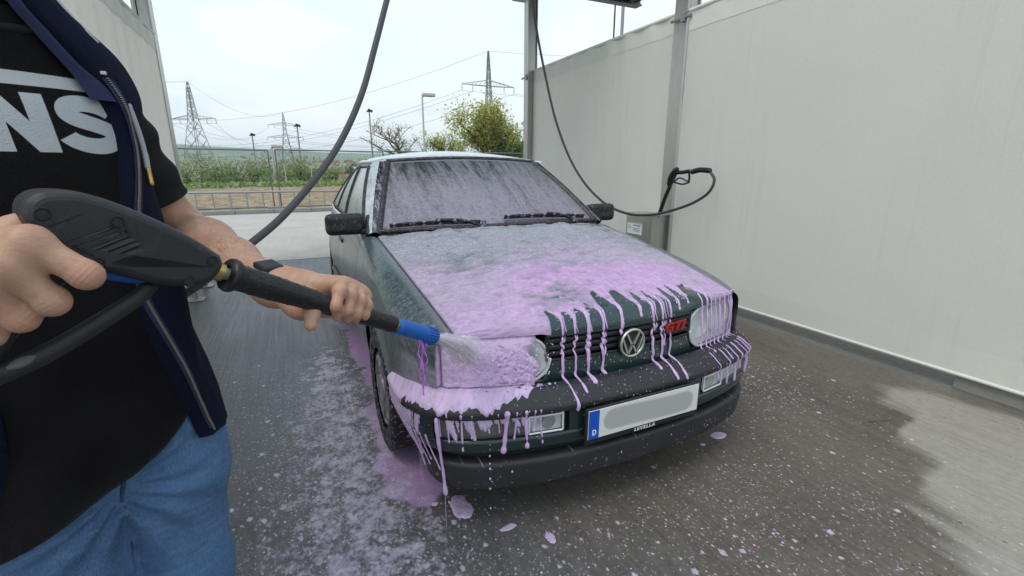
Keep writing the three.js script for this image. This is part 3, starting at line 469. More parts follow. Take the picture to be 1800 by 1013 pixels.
const hood = part('bonnet', [grid(90, 90, (a, b) => hoodPt(a * 2 - 1, b), hoodUV), grid(60, 2, (a, b) => hoodPt(a * 2 - 1, 0).add(V(0, -0.03 * b, 0.001)), hoodUV), ...[-1, 1].map((s) => grid(60, 2, (a, b) => hoodPt(s, a).add(V(0, -0.028 * b, 0)), (a, b, p) => [p.x / 1.46 + 0.5, a])), grid(60, 2, (a, b) => hoodPt(a * 2 - 1, 1).add(V(0, -0.004 * b, -0.03 * b)), hoodUV)], M.hood, car);
// a sheet of foam lying on a surface S(a, b): where its thickness T falls below zero it dips under the surface, so that its outline is a real one
function foamSheet(na, nb, S, T, uvf, sign = 1) {
  const e = 1e-3, th = new Float32Array((na + 1) * (nb + 1));
  for (let j = 0; j <= nb; j++) for (let i = 0; i <= na; i++) th[j * (na + 1) + i] = T(i / na, j / nb, S(i / na, j / nb));
  return grid(na, nb, (a, b) => {
    const p = S(a, b), q = S(Math.min(1, a + e), b).sub(S(Math.max(0, a - e), b)), r = S(a, Math.min(1, b + e)).sub(S(a, Math.max(0, b - e)));
    const n = q.cross(r).normalize().multiplyScalar(sign), t = th[Math.round(b * nb) * (na + 1) + Math.round(a * na)];
    return p.addScaledVector(n, clamp(t, -0.004, 0.05));
  }, uvf, (a, b) => { const i = Math.floor(a * na), j = Math.floor(b * nb), k = j * (na + 1) + i; return Math.max(th[k], th[k + 1], th[k + na + 1], th[k + na + 2]) > -0.0015; });
}
tag(part('foam_layer', foamSheet(230, 210, (a, b) => hoodPt((a * 2 - 1) * 0.998, b), (a, b, p) => hoodFoam(p.x, b).T, hoodUV, -1), M.hoodFoam, hood), 'foam on the bonnet');

// ---- body sides
const W = (z, y) => { const P = pwl([[-4.0, 0.70], [-3.85, 0.78], [-3.5, 0.828], [-3.0, 0.845], [-0.85, 0.845], [-0.6, 0.842], [-0.45, 0.832], [-0.3, 0.795], [-0.2, 0.742], [-0.15, 0.70]], z); let k = y > 0.62 ? (y - 0.62) ** 2 * 0.55 : (0.62 - y) ** 2 * 0.3; for (const c of [-0.8, -3.275]) { const r = Math.hypot(z - c, y - 0.3); k -= 0.010 * smooth(0.42, 0.345, r); } return P - k + 0.004 * smooth(0.012, 0, Math.abs(y - 0.80)); };
const ARC = [-0.80, -3.275], AR = 0.335;
function sideLow(z) { for (const c of ARC) if (Math.abs(z - c) < AR) return 0.30 + Math.sqrt(AR * AR - (z - c) ** 2) * 0.99; return z > -0.5 ? 0.30 : z < -3.5 ? 0.28 : 0.205; }
function sideTop(z) { const t = clamp((z + 1.30) / 1.115); const f = smooth(-1.48, -1.30, z); const y = lerp(0.938, pwl(yePts, t) - 0.002, f), x = lerp(0.772, hoodX(t) + 0.007, f); return [x - 0.05 * smooth(-3.4, -3.95, z), y]; }
function sidePt(z, s) {
  const yl = Math.max(sideLow(z), 0), [xh, yh] = sideTop(z), yc = yh - 0.055;
  if (s < 0.72) { const y = lerp(yl, yc, s / 0.72); return V(-W(z, y), y, z); }
  const th = (s - 0.72) / 0.28 * 1.5708, x0 = W(z, yc); return V(-(xh + (x0 - xh) * Math.cos(th)), yc + (yh - yc) * Math.sin(th), z);
}
const sideUV = (a, b, p) => [(p.z + 4) / 3.9, b];
const sideMap = tex(2048, 640, (u, v) => {
  const z = u * 3.9 - 4, y = 0.22 + v * 0.76;
  const flow = fbm(z * 120 + y * 50, y * 34 - z * 12, 4, 0, 231), fine = vn(z * 300 + y * 110, y * 90, 0, 233), dots = vn(z * 260, y * 260, 0, 235), big = fbm(z * 4, y * 3, 3, 0, 237);
  const top = smooth(0.92, 0.97, y);
  let film = 0.30 * smooth(0.42, 0.74, flow * 0.6 + fine * 0.45) + 0.15 * smooth(0.6, 0.9, dots) + 0.30 * smooth(0.5, 0.3, y) + 0.22 * smooth(-1.6, -3.2, z) + 0.4 * (big - 0.45);
  film = Math.max(film, top * (0.35 + 0.4 * dots), 0.8 * smooth(-0.50, -0.30, z) * smooth(0.25, 0.6, flow + 0.3 * big) * smooth(0.74, 0.66, y + 0.12 * (big - 0.5)));
  const pink = Math.max(smooth(-0.75, -0.25, z) * 0.45, smooth(0.5, 0.3, y) * 0.4);
  return mixc(PAINT, foamCol(pink, fine, 0.6 * (1 - pink)), clamp(film * 0.68));
}, { clamp: true });
M.side = phys({ map: sideMap, roughness: 0.34, metalness: 0, clearcoat: 0.6, clearcoatRoughness: 0.22, bumpMap: grey((u, v) => 0.5 * vn(u * 220, v * 90, 220, 3) + 0.5 * fbm(u * 40, v * 20, 3, 40, 7)), bumpScale: 0.0015 });
function sidePanel(z0, z1, n, m = 26) { return grid(n, m, (a, b) => { let z = lerp(z0, z1, a); return sidePt(z, b); }, sideUV); }
function bothSides(name, geo, mat, extra) { const L = part(name, geo, mat, car), R = part(name, mirrorX(geo), mat, car); return [L, R]; }
bothSides('front_wing', sidePanel(-0.192, -1.398, 120), M.side);
const [doorL, doorR] = bothSides('front_door', sidePanel(-1.406, -2.382, 40), M.side), [rdL, rdR] = bothSides('rear_door', sidePanel(-2.39, -3.12, 60), M.side);
bothSides('rear_wing', sidePanel(-3.128, -3.96, 80), M.side);
{ // dark inner shell seen through the shut lines, arches and under the body
  const sh = grid(160, 12, (a, b) => { const z = lerp(-0.25, -3.9, a), p = sidePt(z, b); return V(p.x + 0.016, p.y - 0.006, z); });
  part('inner_shell', [sh, mirrorX(sh), box(1.1, 0.1, 3.3, 0, 0.24, -2.0), box(1.2, 0.36, 0.7, 0, 0.46, -0.75), box(1.1, 0.20, 0.03, 0, 0.60, -0.30), ...[-1, 1].flatMap((s) => ARC.map((c) => { const g = new THREE.CylinderGeometry(AR + 0.004, AR + 0.004, 0.3, 28, 1, true, -1.6, 3.2); g.rotateZ(Math.PI / 2); g.rotateX(-Math.PI / 2); const q = g.toNonIndexed(); q.translate(s * 0.67, 0.3, c); return q; }))], M.rubber, car);
  const ledge = (s) => tube([[s * 0.846, 0.47, -1.42], [s * 0.853, 0.472, -1.9], [s * 0.853, 0.472, -2.9]], 0.014, { flat: 1.6, rad: 8 });
  for (const s of [-1, 1]) part('side_moulding', ledge(s), M.black, car);
  for (const d of [doorL, doorR]) { const s = d === doorL ? -1 : 1; part('door_handle', [box(0.03, 0.03, 0.19, s * 0.825, 0.80, -2.24, 0.01), box(0.012, 0.045, 0.21, s * 0.812, 0.80, -2.24, 0.005)], M.black, d); }
  for (const d of [rdL, rdR]) { const s = d === rdL ? -1 : 1; part('door_handle', [box(0.03, 0.03, 0.19, s * 0.825, 0.80, -2.99, 0.01), box(0.012, 0.045, 0.21, s * 0.812, 0.80, -2.99, 0.005)], M.black, d); }
  for (const s of [-1, 1]) part('side_repeater', box(0.02, 0.035, 0.06, s * 0.836, 0.70, -1.22, 0.008), M.black, car);
}
// ---- cabin
const wsB = (u) => V(u * 0.700, 0.952 + 0.014 * (1 - u * u), -1.345 + 0.135 * (1 - u * u)), wsT = (u) => V(u * 0.520, 1.332 + 0.022 * (1 - u * u), -1.915 + 0.055 * (1 - u * u));
const wsPt = (u, b) => { const p = wsB(u).lerp(wsT(u), b); const o = 0.020 * 4 * b * (1 - b); return p.add(V(0, o * 0.83, o * 0.56)); };
const wsMap = tex(1100, 700, (u, v) => {
  const x = (u - 0.5) * lerp(1.4, 1.05, v), y = v * 0.70, warp = x + 0.03 * (fbm(x * 5, y * 3, 2, 0, 241) - 0.5);
  const st = fbm(warp * 34, y * 3.2, 4, 0, 243), st2 = fbm(warp * 95, y * 12, 3, 0, 244), gr = vn(x * 150, y * 150, 0, 245), gr2 = vn(x * 70, y * 80, 0, 249), big = fbm(x * 4, y * 2, 3, 0, 247);
  const dark = smooth(0.35, 0.95, v) * 0.42 + 0.05; let film = 0.90 - dark - 0.95 * (st - 0.5) * (0.25 + v) - 0.45 * (st2 - 0.5) - 0.35 * (big - 0.5) + 0.42 * (gr - 0.5) + 0.28 * (gr2 - 0.5);
  film *= 1 - 0.7 * smooth(0.60, 0.66, st2 * 0.75 + 0.25 * st + 0.1 * (v - 0.75)) * smooth(0.5, 0.8, v);
  if (gr > 0.93 && gr2 > 0.6) film += 0.35;
  const edge = smooth(0, 0.012, Math.min(u, 1 - u)); film = lerp(0.15, clamp(film, 0.04, 1), edge);
  film *= lerp(0.25, 1, smooth(0.0, 0.06, v + 0.02 * (gr2 - 0.5)));
  if (v > 0.955 && v < 0.985) film = lerp(film, 0.9, 0.8);
  return mixc([0.018, 0.022, 0.023], mixc([0.235, 0.24, 0.255], [0.28, 0.24, 0.295], smooth(0.9, 0.2, v) * 0.8 + 0.2 * big), clamp(film));
}, { clamp: true });
M.screen = phys({ map: wsMap, roughness: 0.42, bumpMap: grey((u, v) => vn(u * 150, v * 110, 150, 3) * 0.6 + 0.4 * fbm(u * 60, v * 12, 3, 60, 9)), bumpScale: 0.0022, clearcoat: 0.3, clearcoatRoughness: 0.3 });
part('windscreen', grid(60, 30, (a, b) => wsPt(a * 2 - 1, b), (a, b) => [a, b]), M.screen, car);
const loop = (f, n = 40) => Array.from({ length: n + 1 }, (_, i) => f(i / n));
M.foamSeal = std({ c: [0.035, 0.028, 0.038], roughness: 0.5, map: tex(256, 256, (u, v) => { const n = fbm(u * 20, v * 20, 3, 20, 251); return mixc([0.35, 0.35, 0.35], [3.2, 2.7, 3.5], smooth(0.56, 0.78, n) * 0.9).map((c) => Math.min(1, c * 0.1)); }, { size: 0.12 }) }); M.foamSeal.color.setRGB(0.6, 0.6, 0.6);
part('windscreen_seal', [...[-1, 1].map((s) => tube(loop((b) => wsPt(s, b).add(V(s * 0.006, 0.004, 0))), 0.016, { seg: 40, flat: 0.8 })), tube(loop((a) => wsPt(a * 2 - 1, 1).add(V(0, 0.003, 0))), 0.012, { seg: 40 }), tube(loop((a) => wsPt(a * 2 - 1, 0).add(V(0, 0.004, 0.006))), 0.014, { seg: 40 })], M.foamSeal, car);
const cabX = (r) => lerp(0.770, 0.618, r) + 0.018 * 4 * r * (1 - r), cabY = (r) => lerp(0.936, 1.325, r);
const cabF = (r) => lerp(-1.36, -1.955, r), cabR = (r) => lerp(-3.86, -3.42, r);
const cabTaper = (q, r) => [-0.065 * smooth(0.25, 1, q) * (0.3 + 0.7 * r), -0.045 * smooth(0.3, 1, q) * r];
const cabPt = (q, r) => { const [dx, dy] = cabTaper(q, r); return V(-cabX(r) - dx, cabY(r) + dy, lerp(cabF(r), cabR(r), q)); };
const frostMap = tex(512, 512, (u, v) => { const d = vn(u * 128, v * 128, 128, 261), e = vn(u * 64, v * 64, 64, 263), n = fbm(u * 6, v * 6, 3, 6, 265); return mixc([0.10, 0.12, 0.122], [0.74, 0.79, 0.81], clamp(0.72 + 0.45 * (n - 0.5) + 0.5 * (d - 0.5) + 0.3 * (e - 0.5))); }, { size: 0.45 });
M.frost = phys({ map: frostMap, roughness: 0.4, bumpMap: grey((u, v) => vn(u * 128, v * 128, 128, 261), { size: 0.45 }), bumpScale: 0.0006, clearcoat: 1, clearcoatRoughness: 0.16 });
M.frostGlass = phys({ map: tex(512, 512, (u, v) => { const d = vn(u * 150, v * 100, 150, 271), n = fbm(u * 5, v * 4, 3, 5, 273), s = fbm(u * 30, v * 3, 3, 30, 275); return mixc([0.07, 0.085, 0.085], [0.58, 0.64, 0.63], clamp(0.6 + 0.5 * (n - 0.5) + 0.5 * (d - 0.5) + 0.5 * (s - 0.5))); }, { size: 0.55 }), roughness: 0.34, bumpMap: grey((u, v) => vn(u * 150, v * 100, 150, 271), { size: 0.55 }), bumpScale: 0.0012, clearcoat: 0.7, clearcoatRoughness: 0.2 });
const metres = (a, b, p) => [p.z, p.y];
bothSides('window_frame', grid(60, 16, cabPt, metres), M.frost);
{ // A pillars between screen and side glass, roof, gutters
  const ap = grid(8, 30, (a, b) => { const p = wsPt(-1, b), q = cabPt(0, b); const m = p.lerp(q, a), o = 0.012 * 4 * a * (1 - a); return m.add(V(-o * 0.6, o * 0.5, o * 0.5)); }, (a, b, p) => [p.x * 2, p.y]);
  M.pillar = phys({ map: tex(256, 512, (u, v) => { const n = fbm(u * 30, v * 30, 3, 30, 281), s = fbm(u * 12, v * 3, 3, 12, 283); return mixc([0.012, 0.02, 0.02], [0.34, 0.30, 0.36], clamp(smooth(0.5, 0.75, n * 0.6 + s * 0.5) * 0.8)); }, { size: 0.4 }), roughness: 0.3, clearcoat: 0.7, clearcoatRoughness: 0.15 });
  bothSides('windscreen_pillar', ap, M.pillar);
  const apo = grid(6, 30, (a, b) => { const p = wsPt(-1, b), q = cabPt(0, b); const k = lerp(0.5, 1.03, a), m = p.lerp(q, k), o = 0.012 * 4 * k * (1 - k) + 0.0025; return m.add(V(-o * 0.6 - 0.001, o * 0.5, o * 0.5)); }, metres);
  bothSides('pillar_frost', apo, M.frost);
  const roofE = (q) => { const p = cabPt(q, 1); return p; };
  const roof = grid(50, 60, (a, b) => {
    const u = a * 2 - 1, f = wsT(u).add(V(0, 0.006, -0.008)), r = V(u * 0.55, 1.285 + 0.03 * (1 - u * u), -3.44 - 0.05 * (1 - u * u)), p = f.lerp(r, b);
    const zz = p.z, side = 0.618; p.x = u * (lerp(0.530, side, smooth(0, 0.06, b)) - 0.065 * smooth(0.25, 1, b)); p.y += 0.072 * Math.sin(Math.PI * Math.pow(b, 0.72)) * (1 - 0.62 * u * u) ; if (Math.abs(u) > 0.9) p.y -= 0.022 * ((Math.abs(u) - 0.9) / 0.1) ** 2; return p;
  }, (a, b, p) => [p.x, p.z]);
  part('roof', roof, M.frost, car);
  bothSides('roof_gutter', tube(loop((q) => cabPt(q, 1).add(V(-0.002, 0.006, 0))), 0.014, { seg: 50 }), M.frost);
}
const win = [[[-1.455, 0.05], [-2.375, 0.05], [-2.375, 0.93], [-2.005, 0.93]], [[-2.445, 0.05], [-3.10, 0.05], [-3.10, 0.93], [-2.445, 0.93]], [[-3.17, 0.05], [-3.66, 0.08], [-3.36, 0.88], [-3.17, 0.92]]];
win.forEach((w, i) => {
  const P = (a, b) => { const zb = lerp(w[0][0], w[1][0], a), zt = lerp(w[3][0], w[2][0], a), r = lerp(w[0][1], w[3][1], b), z = lerp(zb, zt, b); const [dx, dy] = cabTaper((z - cabF(r)) / (cabR(r) - cabF(r)), r); return V(-cabX(r) - dx - 0.004, cabY(r) + dy + 0.002, z); };
  const pane = grid(14, 12, P, metres), seal = tube([...loop((a) => P(a, 0), 10), ...loop((b) => P(1, b), 8).slice(1), ...loop((a) => P(1 - a, 1), 10).slice(1), ...loop((b) => P(0, 1 - b), 8).slice(1)], 0.011, { seg: 110, rad: 6 });
  const [a, b] = bothSides(['front_side_window', 'rear_side_window', 'quarter_window'][i], pane, M.frostGlass); part('window_seal', seal, M.foamSeal, a); part('window_seal', mirrorX(seal), M.foamSeal, b);
});
bothSides('belt_trim', tube([[-0.785, 0.935, -1.46], [-0.788, 0.937, -2.4], [-0.786, 0.937, -3.1], [-0.76, 0.937, -3.7]], 0.010, { rad: 8, seg: 30 }), M.frost);
{ // tailgate, closed so that the car holds from the side
  part('tailgate', [grid(30, 14, (a, b) => { const u = a * 2 - 1, y = lerp(0.3, 0.94, b); return V(u * 0.72, y, -3.955 - 0.05 * (1 - u * u) - 0.03 * Math.sin(b * 3.1)); })], M.paint, car);
  part('rear_window', grid(24, 12, (a, b) => { const u = a * 2 - 1; return V(u * lerp(0.735, 0.55, b), lerp(0.94, 1.285, b), lerp(-3.955, -3.44, b) - 0.05 * (1 - u * u)); }, (a, b, p) => [p.x, p.y]), M.frostGlass, car);
  part('rear_bumper', box(1.60, 0.22, 0.2, 0, 0.42, -3.98, 0.05), M.black, car);
}
// ---- front: panel, headlamps, grille
part('front_panel', grid(60, 6, (a, b) => { const x = lerp(-0.72, 0.72, a); return V(x, lerp(0.515, lerp(0.612, 0.545, smooth(0.335, 0.36, Math.abs(x))), b), zf(x) - 0.003 + 0.004 * Math.sin(b * 3.14)); }), M.paint, car);
const lensY = (a) => { const h = a < 0.24 ? Math.sqrt(1 - (1 - a / 0.24) ** 2) : 1; const yc = lerp(0.626, 0.634, a), hh = lerp(0.078, 0.094, a) * h; return [yc - hh, yc + hh]; };
const lensPt = (a, b) => { const x = lerp(0.338, 0.722, a), [y0, y1] = lensY(a), y = lerp(y0, y1, b); return V(x, y, zf(x) + 0.010 - 0.035 * smooth(0.8, 1, a) * 0.6 - 0.055 * Math.max(0, b - 0.5) ** 2 * 1.4); };
M.lens = phys({ c: [0.92, 0.93, 0.92], roughness: 0.05, transmission: 0.93, thickness: 0, bumpMap: grey((u, v) => 0.5 + 0.5 * Math.sin(u * 6.28318 * 32)), bumpScale: 0.0012 });
M.reflector = std({ c: [0.70, 0.71, 0.70], metalness: 0.2, roughness: 0.35 }); M.amber = phys({ c: [0.75, 0.30, 0.05], roughness: 0.15 });
for (const s of [-1, 1]) {
  const mk = (g) => s < 0 ? mirrorX(g) : g;
  const h = part('headlamp', mk(merged([grid(30, 8, (a, b) => { const p = lensPt(a, b); p.z -= 0.055 * Math.sin(Math.PI * clamp(a * 0.9 + 0.05)) * Math.sin(Math.PI * clamp(b * 0.86 + 0.07)) + 0.012; return p; }), tube(loop((a) => lensPt(a, 1).add(V(0, 0.002, -0.006))), 0.006, { seg: 30 }), tube(loop((a) => lensPt(a, 0).add(V(0, -0.002, -0.006))), 0.006, { seg: 30 })])), M.reflector, car);
  part('lens', mk(grid(40, 12, lensPt)), M.lens, h);
  const bowl = new THREE.LatheGeometry([[0.008, -0.05], [0.03, -0.042], [0.05, -0.022], [0.062, 0.0], [0.066, 0.0]].map(([r, z]) => new THREE.Vector2(r, z)), 28); bowl.rotateX(Math.PI / 2); bowl.translate(s * 0.425, 0.636, zf(0.425) - 0.020);
  part('reflector_bowl', bowl, M.reflector, h); const b2 = bowl.clone(); b2.translate(s * 0.15, 0.004, -0.035); part('reflector_bowl', b2, M.reflector, h);
}
const slatP = []; part('grille_frame', [grid(40, 2, (a, b) => { const x = lerp(-0.345, 0.345, a); return V(x, lerp(0.606, 0.722, b), zf(x) - 0.045); }), tube(loop((a) => V(lerp(-0.345, 0.345, a), 0.617, zf(lerp(-0.345, 0.345, a)) - 0.004)), 0.006, { seg: 40 }), tube(loop((a) => V(lerp(-0.345, 0.345, a), 0.708, zf(lerp(-0.345, 0.345, a)) - 0.006)), 0.006, { seg: 40 }), ...[-0.342, -0.11, 0.11, 0.342].map((x) => box(0.012, 0.1, 0.035, x, 0.662, zf(x) - 0.025))], M.black, car);
for (const y of [0.636, 0.661, 0.686]) part('grille_slat', tube(loop((a) => { const x = lerp(-0.342, 0.342, a); return V(x, y, zf(x) - 0.014); }), 0.0105, { seg: 40, rad: 10, flat: 0.55 }), M.black, car);
{ // round emblem and red lettering on the grille
  const z0 = zf(0) + 0.016, b = part('emblem', (() => { const g = new THREE.CylinderGeometry(0.058, 0.058, 0.008, 40); g.rotateX(Math.PI / 2); g.translate(0, 0.646, z0 - 0.008); return g; })(), M.black, car);
  const st = [[-0.030, 0.043, -0.010, 0.004], [0.030, 0.043, 0.010, 0.004], [-0.010, 0.004, 0.010, 0.004], [-0.047, 0.022, -0.020, -0.044], [-0.020, -0.044, 0.0, -0.004], [0.0, -0.004, 0.020, -0.044], [0.020, -0.044, 0.047, 0.022], [-0.010, 0.004, -0.002, -0.008], [0.010, 0.004, 0.002, -0.008]];
  const g = st.filter((_, i) => i !== 2).map(([x0, y0, x1, y1]) => beam([x0, 0.646 + y0, z0], [x1, 0.646 + y1, z0], 0.0085, 0.007)), t = new THREE.TorusGeometry(0.0535, 0.0055, 10, 48); t.translate(0, 0.646, z0); part('emblem_letters', [t, ...g], std({ c: [0.62, 0.60, 0.54], metalness: 0.85, roughness: 0.3 }), b);
  const tx = new TextGeometry('GTI', { font, size: 0.036, depth: 0.006, bevelEnabled: true, bevelSize: 0.0012, bevelThickness: 0.001, bevelSegments: 1, curveSegments: 4 }); tx.computeBoundingBox(); tx.scale(1.45, 1, 1); const sk = new THREE.Matrix4().set(1, 0.2, 0, 0, 0, 1, 0, 0, 0, 0, 1, 0, 0, 0, 0, 1); tx.applyMatrix4(sk);
  const o = part('red_lettering', tx, std({ c: [0.36, 0.012, 0.010], roughness: 0.4 }), car); o.position.set(0.172, 0.655, zf(0.172) + 0.006); o.rotation.y = 0.118;
}
// ---- bumper, swept along its plan curve
const bpx = [[0, 0], [0.25, 0.30], [0.42, 0.5], [0.56, 0.668], [0.66, 0.768], [0.74, 0.820], [0.84, 0.842], [1, 0.846]], bpz = [[0, 0.03], [0.25, 0.016], [0.42, -0.018], [0.56, -0.072], [0.66, -0.138], [0.74, -0.218], [0.84, -0.325], [1, -0.475]];
function bumpPt(q, off, y) {                                                 // q -1..1 along the plan
  const s = Math.sign(q) || 1, k = Math.abs(q), e = 0.004, x = pwl(bpx, k), z = pwl(bpz, k), a = Math.max(0, k - e), b = Math.min(1, k + e);
  let tx = pwl(bpx, b) - pwl(bpx, a), tz = pwl(bpz, b) - pwl(bpz, a); const L = Math.hypot(tx, tz); const nx = -tz / L, nz = tx / L; off -= 0.10 * smooth(0.50, 0.95, k) * smooth(0.44, 0.20, y); return V(s * (x + nx * off), y, z + nz * off);
}
function section(P, q0, q1, n = 80) { const N = P.length * 4; let L = [0]; for (let i = 1; i < P.length; i++) L.push(L[i - 1] + Math.hypot(P[i][0] - P[i - 1][0], P[i][1] - P[i - 1][1])); const T = L[L.length - 1]; const pt = (b) => { const l = b * T; let i = 0; while (i < P.length - 2 && l > L[i + 1]) i++; const f = (l - L[i]) / (L[i + 1] - L[i]); return [lerp(P[i][0], P[i + 1][0], f), lerp(P[i][1], P[i + 1][1], f)]; };
  return { geo: grid(n, N, (a, b) => { const [o, y] = pt(b); return bumpPt(lerp(q0, q1, a), o, y); }, (a, b, p) => [p.x, p.y]), pt }; }
const stripS = [[-0.10, 0.536], [-0.078, 0.544], [-0.05, 0.541], [-0.008, 0.508], [0.002, 0.500], [0.006, 0.491], [0.004, 0.474], [-0.004, 0.466], [-0.03, 0.464]];
const strip = section(stripS, -1, 1, 120);
M.bumper = std({ c: [0.022, 0.023, 0.025], roughness: 0.55, bumpMap: nFine, bumpScale: 0.0006, map: tex(512, 512, (u, v) => { const a = vn(u * 90, v * 60, 90, 291), b = fbm(u * 9, v * 9, 3, 9, 293); return a > 0.9 && b > 0.5 ? [18, 15, 20].map((c) => Math.min(1, c * 0.03)) : [0.055 + 0.02 * b, 0.055 + 0.02 * b, 0.058 + 0.02 * b]; }, { size: 0.6 }) }); M.bumper.color.setRGB(0.36, 0.36, 0.38);
part('bumper_strip', strip.geo, M.bumper, car);
M.cover = phys({ map: tex(512, 512, (u, v) => { const a = vn(u * 100, v * 80, 100, 297), b = fbm(u * 12, v * 12, 3, 12, 299); return a > 0.9 && b > 0.5 ? [0.4, 0.36, 0.44] : [0.009, 0.022, 0.021]; }, { size: 0.7 }), roughness: 0.35, clearcoat: 0.6, clearcoatRoughness: 0.15 });
part('bumper_cover', [section([[-0.028, 0.392], [-0.004, 0.388], [0.0, 0.378], [-0.004, 0.345], [-0.012, 0.332], [-0.045, 0.330]], -1, 1, 120).geo, section([[-0.006, 0.466], [-0.004, 0.44], [-0.004, 0.386]], -0.262, 0.262, 20).geo, ...[-1, 1].map((s) => section([[-0.006, 0.466], [-0.003, 0.43], [-0.003, 0.386]], s * 0.66, s, 30).geo)], M.cover, car);
part('lamp_recess', [section([[-0.032, 0.47], [-0.032, 0.386]], -0.68, 0.68, 60).geo, section([[-0.045, 0.335], [-0.045, 0.29]], -1, 1, 60).geo], M.rubber, car);
part('front_lip', [section([[-0.05, 0.302], [-0.006, 0.300], [0.004, 0.292], [0.002, 0.24], [-0.004, 0.195], [-0.02, 0.183], [-0.10, 0.180]], -1, 1, 120).geo], M.bumper, car);
for (const s of [-1, 1]) {
  const L = (q0, q1) => grid(12, 6, (a, b) => bumpPt(s * lerp(q0, q1, a), -0.008, lerp(0.397, 0.461, b)));
  const f = part('fog_lamp', [grid(12, 6, (a, b) => bumpPt(s * lerp(0.285, 0.385, a), -0.018 - 0.012 * Math.sin(a * 3.14) * Math.sin(b * 3.14), lerp(0.399, 0.459, b)))], M.reflector, car); part('lens', L(0.282, 0.388), M.lens, f);
  const rim = (q0, q1) => tube([...loop((a) => bumpPt(s * lerp(q0, q1, a), -0.007, 0.461), 6), ...loop((b) => bumpPt(s * q1, -0.007, lerp(0.461, 0.397, b)), 4).slice(1), ...loop((a) => bumpPt(s * lerp(q1, q0, a), -0.007, 0.397), 6).slice(1), ...loop((b) => bumpPt(s * q0, -0.007, lerp(0.397, 0.461, b)), 4).slice(1)], 0.004, { seg: 50, rad: 6 }); part('lamp_rim', rim(0.282, 0.388), M.reflector, f);
  const g = new THREE.CylinderGeometry(0.026, 0.02, 0.02, 24); g.rotateX(Math.PI / 2); const c = bumpPt(s * 0.325, -0.014, 0.43); g.translate(c.x, c.y, c.z - 0.01); part('bulb_shield', g, M.galv, f);
  const t = part('indicator_lamp', grid(16, 6, (a, b) => bumpPt(s * lerp(0.395, 0.65, a), -0.020, lerp(0.399, 0.459, b))), s < 0 ? std({ c: [0.06, 0.045, 0.04], roughness: 0.3 }) : M.reflector, car); part('lens', L(0.395, 0.65), M.lens, t);
}
{ // number plate in its black holder; the registration is a grey smear in the photograph
  const pl = part('number_plate', box(0.520, 0.112, 0.003, 0, 0.412, 0.049, 0.001), std({ c: [0.72, 0.72, 0.67], roughness: 0.35, map: tex(1040, 224, (u, v) => {
    const x = u * 520, y = v * 112, cx = clamp(x, 106, 452), d = Math.hypot(x - cx, y - 56 - 4 * Math.sin(x * 0.012)); return mixc([1, 1, 0.97], [0.60, 0.60, 0.585], smooth(47, 35, d)); }, { clamp: true }) }), car);
  { const p = pl.geometry.attributes.position, uv = pl.geometry.attributes.uv; for (let i = 0; i < p.count; i++) uv.setXY(i, p.getX(i) / 0.52 + 0.5, (p.getY(i) - 0.412) / 0.112 + 0.5); }
  const eu = part('blue_band', box(0.044, 0.110, 0.001, -0.237, 0.412, 0.0512), std({ c: [0.004, 0.085, 0.50], roughness: 0.35 }), pl);
  const d = new TextGeometry('D', { font, size: 0.022, depth: 0.0004, curveSegments: 6 }); d.translate(-0.246, 0.372, 0.0518); part('country_letter', d, M.white = std({ c: [0.78, 0.78, 0.78], roughness: 0.5 }), eu);
  part('plate_holder', [box(0.535, 0.142, 0.014, 0, 0.403, 0.040, 0.005)], M.black, pl);
  const tx = new TextGeometry('LEVELLA', { font, size: 0.0135, depth: 0.0006, curveSegments: 3 }); tx.scale(1.35, 1, 1); tx.applyMatrix4(new THREE.Matrix4().set(1, 0.18, 0, 0, 0, 1, 0, 0, 0, 0, 1, 0, 0, 0, 0, 1)); tx.computeBoundingBox(); tx.translate(-(tx.boundingBox.max.x + tx.boundingBox.min.x) / 2, 0.3365, 0.0472); part('holder_lettering', tx, M.white, pl);
}
// ---- wheels
const tyreG = new THREE.LatheGeometry([[0.190, -0.095], [0.22, -0.100], [0.262, -0.102], [0.286, -0.092], [0.294, -0.07], [0.295, 0], [0.294, 0.07], [0.286, 0.092], [0.262, 0.102], [0.22, 0.100], [0.190, 0.095]].map(([r, y]) => new THREE.Vector2(r, y)), 56); tyreG.rotateZ(Math.PI / 2);
M.rimFoam = std({ c: [0.42, 0.40, 0.43], metalness: 0.35, roughness: 0.45, map: tex(256, 256, (u, v) => { const n = fbm(u * 14, v * 14, 4, 14, 301); return mixc([0.35, 0.34, 0.36], [1, 0.94, 1], smooth(0.3, 0.7, n)); }, { size: 0.3 }) });
M.tyre = std({ c: [1, 1, 1], roughness: 0.7, map: tex(256, 256, (u, v) => { const n = fbm(u * 22, v * 22, 4, 22, 303); return mixc([0.010, 0.010, 0.010], [0.32, 0.28, 0.34], smooth(0.58, 0.72, n) * 0.7); }, {}) }); M.tyre.map.repeat.set(6, 1);
const rimP = new THREE.LatheGeometry([[0.192, -0.095], [0.192, -0.085], [0.178, -0.075], [0.17, -0.05], [0.17, 0.09]].map(([r, y]) => new THREE.Vector2(r, y)), 44); rimP.rotateZ(Math.PI / 2);
const spokes = []; for (let i = 0; i < 7; i++) { const a = i / 7 * 6.2832; const g = box(0.03, 0.125, 0.062, 0, 0.118, 0, 0.01); g.rotateX(a); g.translate(-0.072, 0, 0); spokes.push(g); } const hub = new THREE.CylinderGeometry(0.062, 0.07, 0.045, 24); hub.rotateZ(Math.PI / 2); hub.translate(-0.072, 0, 0); const disc = new THREE.CylinderGeometry(0.135, 0.135, 0.02, 32); disc.rotateZ(Math.PI / 2); disc.translate(-0.01, 0, 0);
